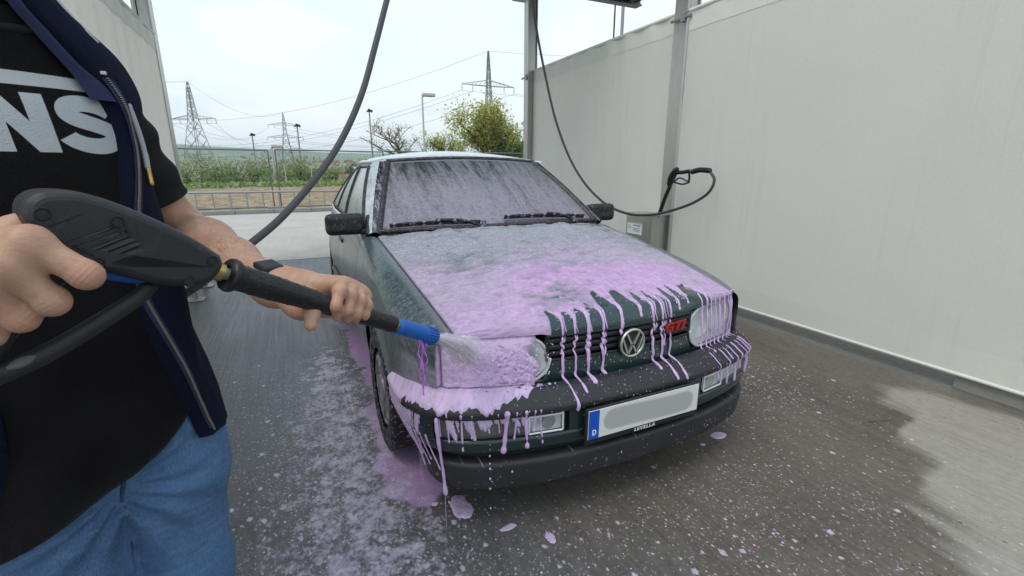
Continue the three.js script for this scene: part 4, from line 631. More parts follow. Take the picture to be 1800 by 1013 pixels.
for (const [x, z, turn] of [[-0.742, -0.80, 0], [0.742, -0.80, Math.PI], [-0.742, -3.275, 0], [0.742, -3.275, Math.PI]]) {
  const w = new THREE.Group(); w.name = 'wheel'; w.position.set(x, 0.297, z); w.rotation.y = turn; car.add(w);
  part('tyre', tyreG, M.tyre, w); part('rim', merged([rimP.clone(), hub.clone(), ...spokes.map((g) => g.clone())]), M.rimFoam, w); part('brake_disc', disc, M.galv, w);
}
// ---- mirrors, cowl, wipers
M.mirror = std({ c: [1, 1, 1], roughness: 0.4, map: tex(256, 256, (u, v) => { const a = fbm(u * 18 + 0.5 * fbm(u * 6, v * 6, 2, 6, 2), v * 18, 3, 18, 307), b = Math.abs(a - 0.5); return mixc([0.010, 0.012, 0.013], [0.30, 0.30, 0.33], smooth(0.028, 0.008, b) * 0.8 * smooth(0.4, 0.6, fbm(u * 7, v * 7, 2, 7, 309))); }, { size: 0.16 }) });
for (const s of [-1, 1]) {
  const m = part('wing_mirror', [box(0.205, 0.118, 0.075, s * (s < 0 ? 0.87 : 0.835), 0.992, -1.455, 0.032), box(0.19, 0.102, 0.03, s * (s < 0 ? 0.87 : 0.835), 0.992, -1.495, 0.012)], M.mirror, car);
  part('mirror_arm', [tube([[s * 0.80, 0.965, -1.455], [s * 0.77, 0.95, -1.445], [s * 0.735, 0.945, -1.44]], 0.026, { flat: 0.8 }), tube([[s * 0.762, 0.945, -1.37], [s * 0.75, 0.98, -1.43], [s * 0.738, 1.02, -1.48]], 0.018)], M.mirror, m);
}
part('cowl_grille', grid(50, 3, (a, b) => { const u = a * 2 - 1, p = hoodPt(u, 0).add(V(0, -0.016, 0)), q = wsPt(u, 0); return p.lerp(q.add(V(0, -0.004, 0)), b); }, (a, b, p) => [p.x, p.z]), M.foamSeal, car);
M.wiper = std({ c: [1, 1, 1], roughness: 0.4, map: tex(256, 256, (u, v) => mixc([0.012, 0.010, 0.013], [0.42, 0.33, 0.47], smooth(0.42, 0.66, fbm(u * 9, v * 14, 3, 9, 311)) * 0.85), { size: 0.25 }) });
function wiper(u0, b0, u1, b1, pivot, name) {
  const up = V(0, 0.022, 0.018), pt = (f) => wsPt(lerp(u0, u1, f), lerp(b0, b1, f) + 0.012 * Math.sin(f * 3.14)).add(up);
  const w = part('wiper', [tube(loop((f) => pt(f), 12), 0.0075, { seg: 24, rad: 6 }), tube(loop((f) => pt(f).add(V(0, -0.012, -0.008)), 12), 0.006, { seg: 24, rad: 6 })], M.wiper, car);
  const mid = pt(0.5); part('wiper_arm', [tube([wsPt(pivot, 0.0).add(V(0, 0.0, 0.02)), wsPt(pivot, 0.02).lerp(mid, 0.4).add(V(0, 0.018, 0.014)), mid.clone().add(V(0, 0.010, 0.008))], 0.0095, { seg: 16, rad: 7 }), rod(wsPt(pivot, -0.03).toArray(), wsPt(pivot, 0.03).add(V(0, 0.02, 0.01)).toArray(), 0.014)], M.wiper, w);
}
wiper(-0.93, 0.035, -0.24, 0.03, -0.20, 'w'); wiper(0.0, 0.07, 0.86, 0.035, 0.72, 'w');
// ================================================================ thick foam on the car's front
const foamTex = tex(512, 512, (u, v) => { const n = fbm(u * 8, v * 8, 4, 8, 401), f = vn(u * 110, v * 110, 110, 403); const g = fbm(u * 26, v * 26, 4, 26, 402), k = smooth(0.50, 0.72, g + 0.25 * (n - 0.5)); return mixc(mixc([0.56, 0.42, 0.61], [0.74, 0.53, 0.79], clamp(n * 1.2 - 0.1 + 0.25 * (f - 0.5))), [0.20, 0.19, 0.235], k * 0.32); }, { size: 0.3 });
M.foam = std({ map: foamTex, roughness: 0.5, bumpMap: grey((u, v) => 0.6 * fbm(u * 40, v * 40, 4, 40, 405) + 0.4 * vn(u * 120, v * 120, 120, 407), { size: 0.3 }), bumpScale: 0.0018 });
M.foamDrip = std({ c: [0.62, 0.43, 0.69], roughness: 0.42 });
M.foamBright = std({ c: [0.60, 0.16, 0.74], roughness: 0.35 });
const frontFoam = part('foam_coat', (() => {
  const crater = (x, y) => { let m = 0; const X = x * 55, Y = y * 55, xi = Math.floor(X), yi = Math.floor(Y); for (let i = -1; i < 2; i++) for (let j = -1; j < 2; j++) { const h = hash(xi + i, yi + j, 411); if (h > 0.55) continue; const d = Math.hypot(X - xi - i - hash(xi + i, yi + j, 412), Y - yi - j - hash(xi + i, yi + j, 413)), r = 0.25 + 0.4 * h; m = Math.max(m, smooth(r, r * 0.4, d)); } return m; };
  const lampS = (a, b) => { const x = -lerp(0.300, 0.732, a), y = lerp(0.528, 0.742, b), bb = clamp((y - 0.545) / 0.18); return V(x, y, zf(x) + 0.0115 - 0.018 * smooth(0.8, 1, a) - 0.078 * Math.max(0, bb - 0.5) ** 2 * 1.4); };
  const lamp = foamSheet(130, 62, lampS, (a, b, p) => {
    const n = fbm(p.x * 18, p.y * 18, 4, 0, 415), f = fbm(p.x * 55, p.y * 55, 3, 0, 417), e = -0.388 - 0.03 * smooth(0.60, 0.66, p.y) * smooth(0.71, 0.66, p.y) + 0.022 * (vn(p.y * 45, 3, 0, 419) - 0.5) + 0.03 * (n - 0.5);
    const inside = smooth(e + 0.012, e - 0.02, p.x), gap = smooth(0.006, 0.0, Math.abs(p.y - (0.729 - 0.006 * n))) * smooth(-0.36, -0.42, p.x), wear = Math.exp(-(((p.x + 0.47) / 0.09) ** 2 + ((p.y - 0.60) / 0.05) ** 2));
    const left = smooth(0.008, 0.0, Math.abs(p.x + 0.716 - 0.004 * n)) * smooth(0.73, 0.70, p.y), low = smooth(0.006, 0, Math.abs(p.y - 0.541 - 0.003 * n)) * smooth(-0.45, -0.5, p.x); return (0.0035 + 0.008 * n + 0.0022 * (f - 0.5)) * (inside * 2 - 1) - Math.max(gap, left, low) * 0.014 - 0.008 * crater(p.x, p.y) * wear - 0.004 * smooth(0.62, 0.7, n) * wear - 0.02 * smooth(0.56, 0.535, p.y) * smooth(0.5, 0.3, n);
  }, metres2, -1);
  const S = (a, b) => { const [o, y] = strip.pt(b * 0.97); return bumpPt(-lerp(0.30, 0.999, a), o + 0.001, y); };
  const bump = foamSheet(260, 44, S, (a, b, p) => {
    const n = fbm(p.x * 16 + p.z * 9, p.y * 22, 4, 0, 421), l = a * 60, f = fbm(p.x * 40 + p.z * 30, p.y * 40 + p.z * 20, 3, 0, 423), teeth = 0.42 * Math.max(0, vn(l * 0.8, 0.5, 0, 425) - 0.5) + 0.16 * (vn(l * 1.7, 7.5, 0, 427) - 0.5);
    const e = lerp(0.22, 0.60, smooth(0.04, 0.30, a)) + teeth * smooth(0, 0.15, a) + 0.1 * (n - 0.5), edge = (e - b) / 0.10;
    const streak = fbm(l * 1.1, b * 2, 2, 0, 429);
    const side = smooth(0.62, 0.8, a);                                      // round the corner the coat is thin and even
    const edge2 = lerp(edge, 1.1 - b * 0.35 + 0.5 * (streak - 0.5), side);
    const wear = Math.exp(-(((p.x + 0.50) / 0.12) ** 2)) * smooth(0.5, 0.1, b);
    return Math.min((0.0008 + 0.006 * n + 0.006 * (f - 0.5)) * lerp(1, 0.6, side), 0.006 * edge2) - 0.007 * crater(p.x, p.z + p.y) * wear - 0.012 * smooth(0.2, 0.02, a) * smooth(0.4, 0.6, f);
  }, (a, b, p) => [p.x + p.z * 0.7, p.y + p.z * 0.3], 1);
  const C = (a, b) => { const y = lerp(0.468, 0.215, b); return bumpPt(-lerp(0.70, 0.995, a), y > 0.38 ? 0.0 : y > 0.33 ? -0.002 : 0.002, y); };
  const cover = foamSheet(150, 70, C, (a, b, p) => {
    const l = a * 40 - b * 7 * (0.4 + a), s = fbm(l * 1.15, b * 1.1, 4, 0, 433), s2 = vn(l * 2.2, b * 0.8, 0, 435), n = fbm(a * 7, b * 5, 3, 0, 437), len = 0.35 + 0.75 * vn(l * 0.8, 0.5, 0, 439) * smooth(0.0, 0.25, a) + 0.15 * a;
    return 0.0060 * clamp((s * 0.75 + s2 * 0.5 + 0.75 * smooth(0.55, 0.0, b) * smooth(0.12, 0.4, a) - 0.74 + 0.3 * (n - 0.5)) * 3, -1, 1) * 0.8 - 0.010 * smooth(len, len + 0.12, b);
  }, (a, b, p) => [p.x + p.z * 0.7, p.y + p.z * 0.3], 1);
  const K = (a, b) => { const y = lerp(0.470, 0.385, b); return bumpPt(-lerp(0.36, 0.62, a), -0.0065, y); };
  const skirt = foamSheet(110, 44, K, (a, b) => { const l = a * 34 + b * 2.2, s = fbm(l, b * 1.3, 3, 0, 461), h = vn(l * 0.55, 0.5, 0, 463); return 0.0045 * clamp((s * 0.7 + h * 0.75 - 0.62 - 0.55 * b) * 4, -1, 1); }, (a, b, p) => [p.x + p.z * 0.7, p.y], 1);
  return [lamp, bump, cover, skirt];
})(), M.foam, car);
function metres2(a, b, p) { return [p.x, p.y]; }
{ // bubbles standing on the headlamp and bumper foam where the jet hits
  const g = []; for (let i = 0; i < 150; i++) { const x = -0.47 + (rnd() + rnd() + rnd() - 1.5) * 0.17, y = lerp(0.52, 0.70, rnd()), r = rr(0.0014, 0.0042) * (rnd() < 0.1 ? 1.7 : 1); let z = zf(x) + 0.019; if (y < 0.556) z = zf(x) + 0.02 + (0.556 - y) * 1.3; const s = new THREE.SphereGeometry(r, 8, 6); s.translate(x, y, z - 0.05 * Math.max(0, (y - 0.64) / 0.17) ** 2); g.push(s); }
  tag(part('foam_bubbles', g, phys({ c: [0.90, 0.78, 0.94], roughness: 0.12, transmission: 0.55, thickness: 0 }), car), null, null, null, 'stuff');
}
const qOf = (x) => { let a = 0, b = 1; for (let i = 0; i < 24; i++) { const m = (a + b) / 2; if (pwl(bpx, m) < Math.abs(x)) a = m; else b = m; } return Math.sign(x) * a; };
const ptsAlong = (P, frac) => { let L = 0; const d = P.map((p, i) => (i ? (L += p.distanceTo(P[i - 1])) : 0)); const out = []; for (let i = 0; i < P.length; i++) { if (d[i] <= L * frac) out.push(P[i]); else { const f = (L * frac - d[i - 1]) / (d[i] - d[i - 1]); out.push(P[i - 1].clone().lerp(P[i], f)); break; } } return out; };
function drip(P, frac, r, m = M.foamDrip, beads = 0) {
  const Q = ptsAlong(P, frac), ph = rr(0, 9); r *= rr(0.72, 1.15);
  part('foam_drip', tube(Q, (t) => r * 1.0 * (1 - 0.35 * t + 0.55 * smooth(0.86, 0.97, t) + 0.14 * Math.sin(t * rr(9, 9.001) + ph) + 0.22 * (vn(t * 16, ph, 0, 445) - 0.5) + beads * Math.max(0, Math.sin(t * 34 + ph))), { seg: Q.length * 5, rad: 8 }), m, car);
}
for (const [x, mm, f] of dripX) {                                           // runs over the bonnet lip, grille slats, panel and bumper
  const P = [], j = rr(-5, 5), X = (y) => x + 0.022 * (vn(y * 62, j * 3, 0, 443) - 0.5) * smooth(0.61, 0.635, y) * smooth(0.715, 0.69, y) + 0.006 * (vn(y * 30, j, 0, 441) - 0.5), off = V(0, 0.001, 0.001);
  for (const v of [0.88, 0.93, 0.97, 1]) { const p = hoodPt(x / hoodX(1), v); P.push(V(X(p.y), p.y, p.z).add(off)); }
  for (const [y, o] of [[0.699, -0.006], [0.687, 0.001], [0.674, -0.008], [0.662, 0.001], [0.649, -0.008], [0.637, 0.001], [0.62, 0.003], [0.60, 0.005], [0.575, 0.006], [0.552, 0.005]]) P.push(V(X(y), y, zf(x) + o));
  for (const b of [0.18, 0.36, 0.5, 0.62, 0.72, 0.82]) { const [o, y] = strip.pt(b), p = bumpPt(qOf(x), o + 0.003, y); P.push(p.setX(X(y) + 0.05 * (0.552 - y) * rr(0.1, 0.5))); }
  drip(P, f, mm * 0.00074, M.foamDrip, f > 0.4 ? 0.12 : 0);
  if (rnd() < 0.75) { const dx = rr(0.006, 0.016) * (rnd() < 0.5 ? -1 : 1); drip(P.map((p) => V(p.x + dx + 0.004 * Math.sin(p.y * 90), p.y, p.z - 0.001)), Math.min(0.96, f * rr(0.3, 0.75)), mm * 0.0004); }
}
for (const [x, f, r] of [[0.415, 0.9, 4], [0.455, 0.62, 5], [0.487, 0.98, 4.5], [0.520, 0.74, 4], [0.556, 1, 4.5], [0.60, 0.9, 4.2], [0.645, 0.8, 4], [0.680, 1, 5], [0.706, 0.95, 4.2]]) {
  const P = [], q0 = x / hoodX(1), ax = (x - 0.338) / (0.722 - 0.338), j = rr(0, 9);
  if (q0 < 1) for (const v of [0.9, 0.96, 1]) P.push(hoodPt(q0, v).add(V(0, 0.002, 0.002))); else P.push(V(x, 0.74, zf(x) - 0.01));
  for (const b of [0.95, 0.75, 0.5, 0.25, 0.02]) P.push(lensPt(ax, b).add(V(0.003 * Math.sin(b * 7 + j), 0, 0.003)));
  for (const b of [0.10, 0.36, 0.5, 0.7, 0.9]) { const [o, y] = strip.pt(b), p = bumpPt(qOf(x), o + 0.003, y); p.x += 0.12 * (0.552 - y); P.push(p); }
  for (const y of [0.44, 0.41, 0.385]) { const p = bumpPt(qOf(x + 0.01), 0.002, y); P.push(p); }
  drip(P, f, r * 0.00085);
}
for (const [k, f, r] of [[0.355, 0.9, 3.5], [0.372, 0.55, 5.5], [0.398, 0.95, 8], [0.425, 0.7, 4], [0.452, 1, 9], [0.476, 0.5, 3], [0.545, 0.62, 3.5], [0.575, 0.95, 5.5], [0.615, 0.75, 4], [0.640, 0.6, 3]]) { // runs over the lamps under the left bumper corner
  const q = -k, w = rr(-0.012, 0.012), P = [0.490, 0.466, 0.445, 0.42, 0.395, 0.37, 0.345].map((y, i) => bumpPt(q + w * (i / 6) ** 1.5, (y > 0.47 ? 0.006 : -0.004), y)); drip(P, f, r * 0.00092);
}
for (let i = 0; i < 16; i++) {                                              // runs down the bumper side towards the wheel
  const q = -lerp(0.69, 0.99, (i + rr(-0.3, 0.3)) / 15), P = []; for (let k = 0; k < 7; k++) { const y = lerp(0.40, 0.225, k / 6); P.push(bumpPt(clamp(q + 0.05 * (k / 6) ** 1.3, -1, -0.6), 0.005, y)); } drip(P, rr(0.5, 1), rr(0.002, 0.0042));
}
{ const P = [0.47, 0.42, 0.36, 0.30, 0.25, 0.20, 0.17].map((y, i) => bumpPt(-0.645 + 0.002 * i, 0.006, y)); drip(P, 1, 0.0085); }
{ // threads and drops still falling from the bumper
  const d = []; const th = (x, z, y0, y1) => { d.push(rod([x, y0, z], [x, y1, z], 0.0011, 0.0009, 5)); };
  const ball = (x, y, z, r) => { const g = new THREE.SphereGeometry(r, 8, 6); g.scale(1, 1.25, 1); g.translate(x, y, z); d.push(g); };
  const a = bumpPt(-0.636, 0.004, 0.19); th(a.x, a.z, 0.20, 0.02); for (const [q, y0] of [[-0.86, 0.24], [-0.90, 0.23], [-0.93, 0.24]]) { const p = bumpPt(q, 0.004, y0); th(p.x, p.z, y0, y0 - 0.16); ball(p.x, y0 - 0.17, p.z, 0.0028); }
  for (const [q, ys] of [[-0.50, [0.34, 0.31, 0.29, 0.25, 0.21, 0.13]], [-0.44, [0.27]], [0.78, [0.33, 0.27, 0.22]], [0.74, [0.29, 0.25]], [-0.62, [0.14]]]) for (const y of ys) { const p = bumpPt(q, 0.012, y); ball(p.x, y, p.z, rr(0.0025, 0.0048)); }
  const p = bumpPt(0.80, 0.004, 0.40); th(p.x, p.z, 0.40, 0.27);
  tag(part('falling_drops', d, M.foamDrip, car), null, null, null, 'stuff');
  const sp = []; for (let i = 0; i < 620; i++) { // specks of foam spattered over bumper, grille and panel
    const q = rr(-0.5, 0.9), k = rnd(); let P; if (k < 0.5) { const [o, y] = strip.pt(rr(0.1, 0.9)); P = bumpPt(q, o + 0.0005, y); } else if (k < 0.7) P = bumpPt(q, 0.002, rr(0.19, 0.30)); else if (k < 0.85) { const x = rr(-0.33, 0.33); P = hoodPt(x / hoodX(1), rr(0.86, 1)).add(V(0, 0.0005, 0.0005)); } else { const x = rr(-0.34, 0.34); P = V(x, rr(0.56, 0.61), zf(x) + 0.001); }
    const g = new THREE.SphereGeometry(rr(0.0007, 0.0020) * (rnd() < 0.1 ? 1.6 : 1), 5, 4); g.scale(1, rr(0.8, 2.2), 0.6); g.translate(P.x, P.y, P.z); sp.push(g);
  }
  tag(part('foam_specks', sp, M.foamDrip, car), null, null, null, 'stuff');
}
// ---------------------------------------------------------------- foam on the floor
function puddleThing(name, label, x, z, rx, rz, h, seed, group, m = M.foam) {
  const t = thing(name, label, 'foam', [x, 0.004, z], 0, group);
  part('foam_film', grid(72, 14, (a, b) => { const th = a * 6.28318, k = 1 + 0.30 * (fbm(Math.cos(th) * 2.2 + seed, Math.sin(th) * 2.2 + seed, 4, 0, 451) - 0.5) * 2, r = b * k, y = h * Math.sqrt(Math.max(0, 1 - b ** 3)) * (0.75 + 0.5 * fbm(b * Math.cos(th) * 3 + seed, b * Math.sin(th) * 3, 2, 0, 453)) - 0.0005; return V(Math.cos(th) * r * rx, y, Math.sin(th) * r * rz); }, (a, b, p) => [p.x, p.z]), m, t);
  return t;
}
puddleThing('foam_puddle', 'oval pink foam puddle under the dripping bumper corner', 0.475, -1.485, 0.040, 0.072, 0.007, 3, 'foam puddles on the floor');
puddleThing('foam_puddle', 'ragged pink foam blot on the floor right of the number plate', 1.795, -1.42, 0.042, 0.030, 0.006, 8, 'foam puddles on the floor');
puddleThing('foam_puddle', 'tiny pink foam spot beside the ragged blot', 1.665, -1.395, 0.014, 0.010, 0.003, 5, 'foam puddles on the floor');
puddleThing('foam_puddle', 'small pink foam ring between the big pool and the oval puddle', 0.385, -1.545, 0.014, 0.010, 0.004, 11, 'foam puddles on the floor');
puddleThing('foam_puddle', 'splashed pale foam star on the floor in front of the car', 0.715, -1.20, 0.018, 0.030, 0.003, 14, 'foam puddles on the floor');
puddleThing('foam_puddle', 'flat pale foam streak left of the splashed star', 0.60, -1.31, 0.034, 0.014, 0.003, 17, 'foam puddles on the floor');
{
  const g = []; for (let i = 0; i < 300; i++) {
    let x, z; const k = rnd(); if (k < 0.42) { x = 2.45 + (rnd() + rnd() - 1) * 0.55; z = -1.75 + (rnd() + rnd() - 1) * 0.6; } else if (k < 0.8) { x = rr(0.45, 2.0); z = rr(-1.25, -0.75); } else { x = rr(1.3, 2.8); z = rr(-1.6, -0.8); }
    const r = rr(0.0014, 0.0040) * (rnd() < 0.06 ? 2.0 : 1), s = new THREE.SphereGeometry(r, 7, 4); s.scale(rr(0.7, 1.5), 0.35, rr(0.7, 1.5)); s.translate(x, 0.0045, z); g.push(s);
  }
  tag(part('foam_flecks', g, M.foamDrip), 'small flecks of foam spattered over the wet floor right of the car', 'foam', null, 'stuff');
}
{ // twig and a red scrap on the floor
  const a = [2.62, 0.010, -1.175], t = thing('twig', 'thin dark twig lying on the wet floor before the dry patch', 'twig', a); part('stem', tube([[0, 0, 0], [0.04, 0.004, 0.02], [0.125, 0.002, 0.045]], 0.0018, { rad: 6 }), M.bark, t); part('bud', (() => { const g = new THREE.SphereGeometry(0.006, 8, 6); g.scale(1.5, 0.7, 1); return g; })(), M.bark, t);
  const r = at(1332, 962, 1.62); tag(part('red_scrap', box(0.008, 0.002, 0.006, r.x, 0.006, r.z, 0.0008), std({ c: [0.7, 0.01, 0.02], roughness: 0.5 })), 'tiny red scrap on the floor at the bottom edge of the picture', 'litter');
}
// ================================================================ spray gun on its holder, its hose, the hose from the ceiling
{
  const t = thing('holder_box', 'stainless steel box with small notice at the foot of the middle post', 'box', [3.40, 0, -3.87]);
  part('case', [box(0.24, 0.46, 0.40, 0, 0.585, 0, 0.006), box(0.22, 0.36, 0.36, 0.0, 0.18, 0), box(0.25, 0.012, 0.41, 0, 0.82, 0, 0.003)], M.steel, t);
  const s = part('notice', box(0.003, 0.125, 0.25, -0.1225, 0.665, -0.055, 0.001), std({ c: [0.80, 0.82, 0.80], roughness: 0.4 }), t);
  const w = [[0.07, 0.016, 0.70, 0.02, [0.02, 0.04, 0.16]], [0.13, 0.008, 0.67, 0.02, [0.25, 0.30, 0.45]], [0.13, 0.008, 0.65, 0.02, [0.25, 0.30, 0.45]], [0.05, 0.012, 0.625, -0.085, [0.05, 0.06, 0.12]]];
  const rim = [box(0.002, 0.004, 0.24, -0.1245, 0.724, -0.055), box(0.002, 0.004, 0.24, -0.1245, 0.606, -0.055), box(0.002, 0.12, 0.004, -0.1245, 0.665, -0.176), box(0.002, 0.12, 0.004, -0.1245, 0.665, 0.066)]; part('green_border', rim, std({ c: [0.05, 0.25, 0.10], roughness: 0.5 }), s);
  const txt = (str, size, y, z, c) => { const g = new TextGeometry(str, { font, size, depth: 0.0006, curveSegments: 3 }); g.rotateY(-Math.PI / 2); g.translate(-0.1245, y, z); part('print', g, std({ c, roughness: 0.5 }), s); };
  txt('ACHTUNG!', 0.017, 0.692, -0.075, [0.02, 0.04, 0.16]);
  for (const [y, l] of [[0.67, 0.11], [0.655, 0.12], [0.64, 0.10]]) part('print', box(0.001, 0.006, l, -0.1245, y, -0.02), std({ c: [0.22, 0.27, 0.42], roughness: 0.5 }), s);
  const tri = new THREE.TorusGeometry(0.026, 0.003, 4, 3); tri.rotateZ(Math.PI / 2); tri.rotateY(-Math.PI / 2); tri.translate(-0.1245, 0.68, -0.135); part('warning_triangle', tri, std({ c: [0.10, 0.16, 0.20], roughness: 0.5 }), s);
}
{ // the black gun hanging at the middle post
  const X = 3.33, P = (u, v, dx = 0) => { const d = at(u, v, 1).sub(camera.position), k = (X + dx) / d.x; return camera.position.clone().addScaledVector(d, k); };
  const t = thing('spray_gun', 'black high pressure gun with lance hanging at the middle post', 'spray gun', P(1190, 312).toArray()), o = t.position, L = (u, v, dx) => P(u, v, dx).sub(o);
  part('lance_tube', [tube([L(1160, 374), L(1168, 351), L(1178, 327)], 0.019, { rad: 10 })], M.black, t);
  part('lance_tip', rod(L(1157, 384).toArray(), L(1160, 374).toArray(), 0.009), M.steel, t);
  part('valve_body', [tube([L(1178, 322), L(1182, 310), L(1188, 300)], (q) => 0.034 + 0.006 * Math.sin(q * 3), { rad: 12, flat: 0.75 })], M.black, t);
  part('grip', [tube([L(1187, 304), L(1200, 303), L(1212, 301)], 0.018, { rad: 10 }), tube([L(1211, 300), L(1212, 311), L(1211, 320)], 0.010, { rad: 8 }), tube([L(1211, 321), L(1200, 324), L(1184, 320)], 0.008, { rad: 8 })], M.black, t);
  part('trigger', tube([L(1186, 319), L(1194, 313), L(1205, 317), L(1210, 320)], 0.008, { rad: 8 }), std({ c: [0.05, 0.05, 0.13], roughness: 0.4 }), t);
  part('swivel', [rod(L(1212, 301).toArray(), L(1218, 301).toArray(), 0.012)], M.brass, t);
  part('sleeve', tube([L(1218, 302), L(1230, 299), L(1247, 300)], 0.024, { rad: 10 }), M.black, t);
  const h = thing('pressure_hose', 'thin grey hose looping from the ceiling down to the hanging gun', 'hose', o.toArray());
  const H = []; for (const [u, v, dx] of [[1247, 300, 0], [1256, 316, 0], [1247, 337, -0.02], [1222, 355, -0.05], [1185, 369, -0.1], [1150, 377, -0.18], [1110, 377, -0.3], [1070, 362, -0.4], [1035, 331, -0.5], [1005, 285, -0.58], [978, 215, -0.68], [955, 115, -0.8], [940, 30, -0.95], [932, -60, -1.1]]) H.push(L(u, v, dx));
  part('hose', tube(H, 0.0125, { seg: 140, rad: 10 }), M.hose, h);
}
{ // thick hose hanging in front of the sky on the left
  const H = [[700, -70, 1.62], [680, 0, 1.55], [662, 70, 1.50], [634, 170, 1.42], [595, 255, 1.34], [548, 322, 1.26], [490, 387, 1.18], [430, 437, 1.10], [380, 478, 1.04], [300, 530, 1.0], [200, 560, 1.0]].map(([u, v, d]) => at(u, v, d)), o = H[0];
  const t = thing('ceiling_hose', 'thick grey hose hanging diagonally in front of the sky', 'hose', o.toArray()); part('hose', tube(H.map((p) => p.clone().sub(o)), 0.0094, { seg: 120, rad: 12 }), M.hose, t);
}
{ // tube hoop with a foot plate, left edge of the bay
  const t = thing('hoop_barrier', 'short steel hoop barrier half hidden behind the forearm', 'barrier', [-0.98, 0, -5.4]);
  part('hoop', tube([[0, 0, 0], [0, 0.25, 0], [0.02, 0.42, 0], [0.02, 0.5, -0.08], [0.02, 0.5, -0.5], [0, 0.42, -0.6], [0, 0, -0.62]], 0.024, { seg: 60, rad: 10 }), M.galv, t);
  part('foot_plate', [box(0.16, 0.012, 0.16, 0, 0.011, 0, 0.003), box(0.16, 0.012, 0.16, 0, 0.011, -0.62, 0.003)], M.galv, t);
}
{ // rods behind the right curtain, against the sky
  const a = V(4.6, 0, -5.6); const h = thing('neighbour_hose', 'thin black hose hanging behind the right curtain below the roof edge', 'hose', at(1080, 40, 8.5).setY(0).toArray()); part('hose', rod([0, 0.4, 0], [0, 4.2, 0], 0.015), M.black, h);
  const q = thing('mast', 'thin pale mast behind the right curtain beside the black hose', 'mast', at(1094, 40, 14).setY(0).toArray()); part('pole', rod([0, 0, 0], [0, 7, 0], 0.055, 0.05), M.paleSteel, q); part('cap', new THREE.SphereGeometry(0.055, 10, 8).translate(0, 7, 0), M.paleSteel, q);
}
// ================================================================ the lance gun, the person holding it
const lanceD = (u) => 1 / (1.724 - 0.00172 * (u - 385));                    // depth along the lance, by its place in the picture
const lanceY = (u) => 478 + (u - 385) * 114 / 377;
const LO = at(385, 478, lanceD(385)), LE = at(762, 592, lanceD(762)), LA = LE.clone().sub(LO).normalize();
const LN = camera.position.clone().sub(LO.clone().lerp(at(60, 380, 0.45), 0.5)); LN.addScaledVector(LA, -LN.dot(LA)).normalize();
const LV = V().crossVectors(LN, LA);
const onPlane = (u, v, off = 0) => { const d = at(u, v, 1).sub(camera.position), k = LO.clone().addScaledVector(LN, off).sub(camera.position).dot(LN) / d.dot(LN); return camera.position.clone().addScaledVector(d, k); };
const loc = (p) => { const q = p.clone().sub(LO); return V(q.dot(LA), q.dot(LV), q.dot(LN)); };
const lp = (u, v, off = 0) => { const q = loc(onPlane(u, v, off)); return q; };
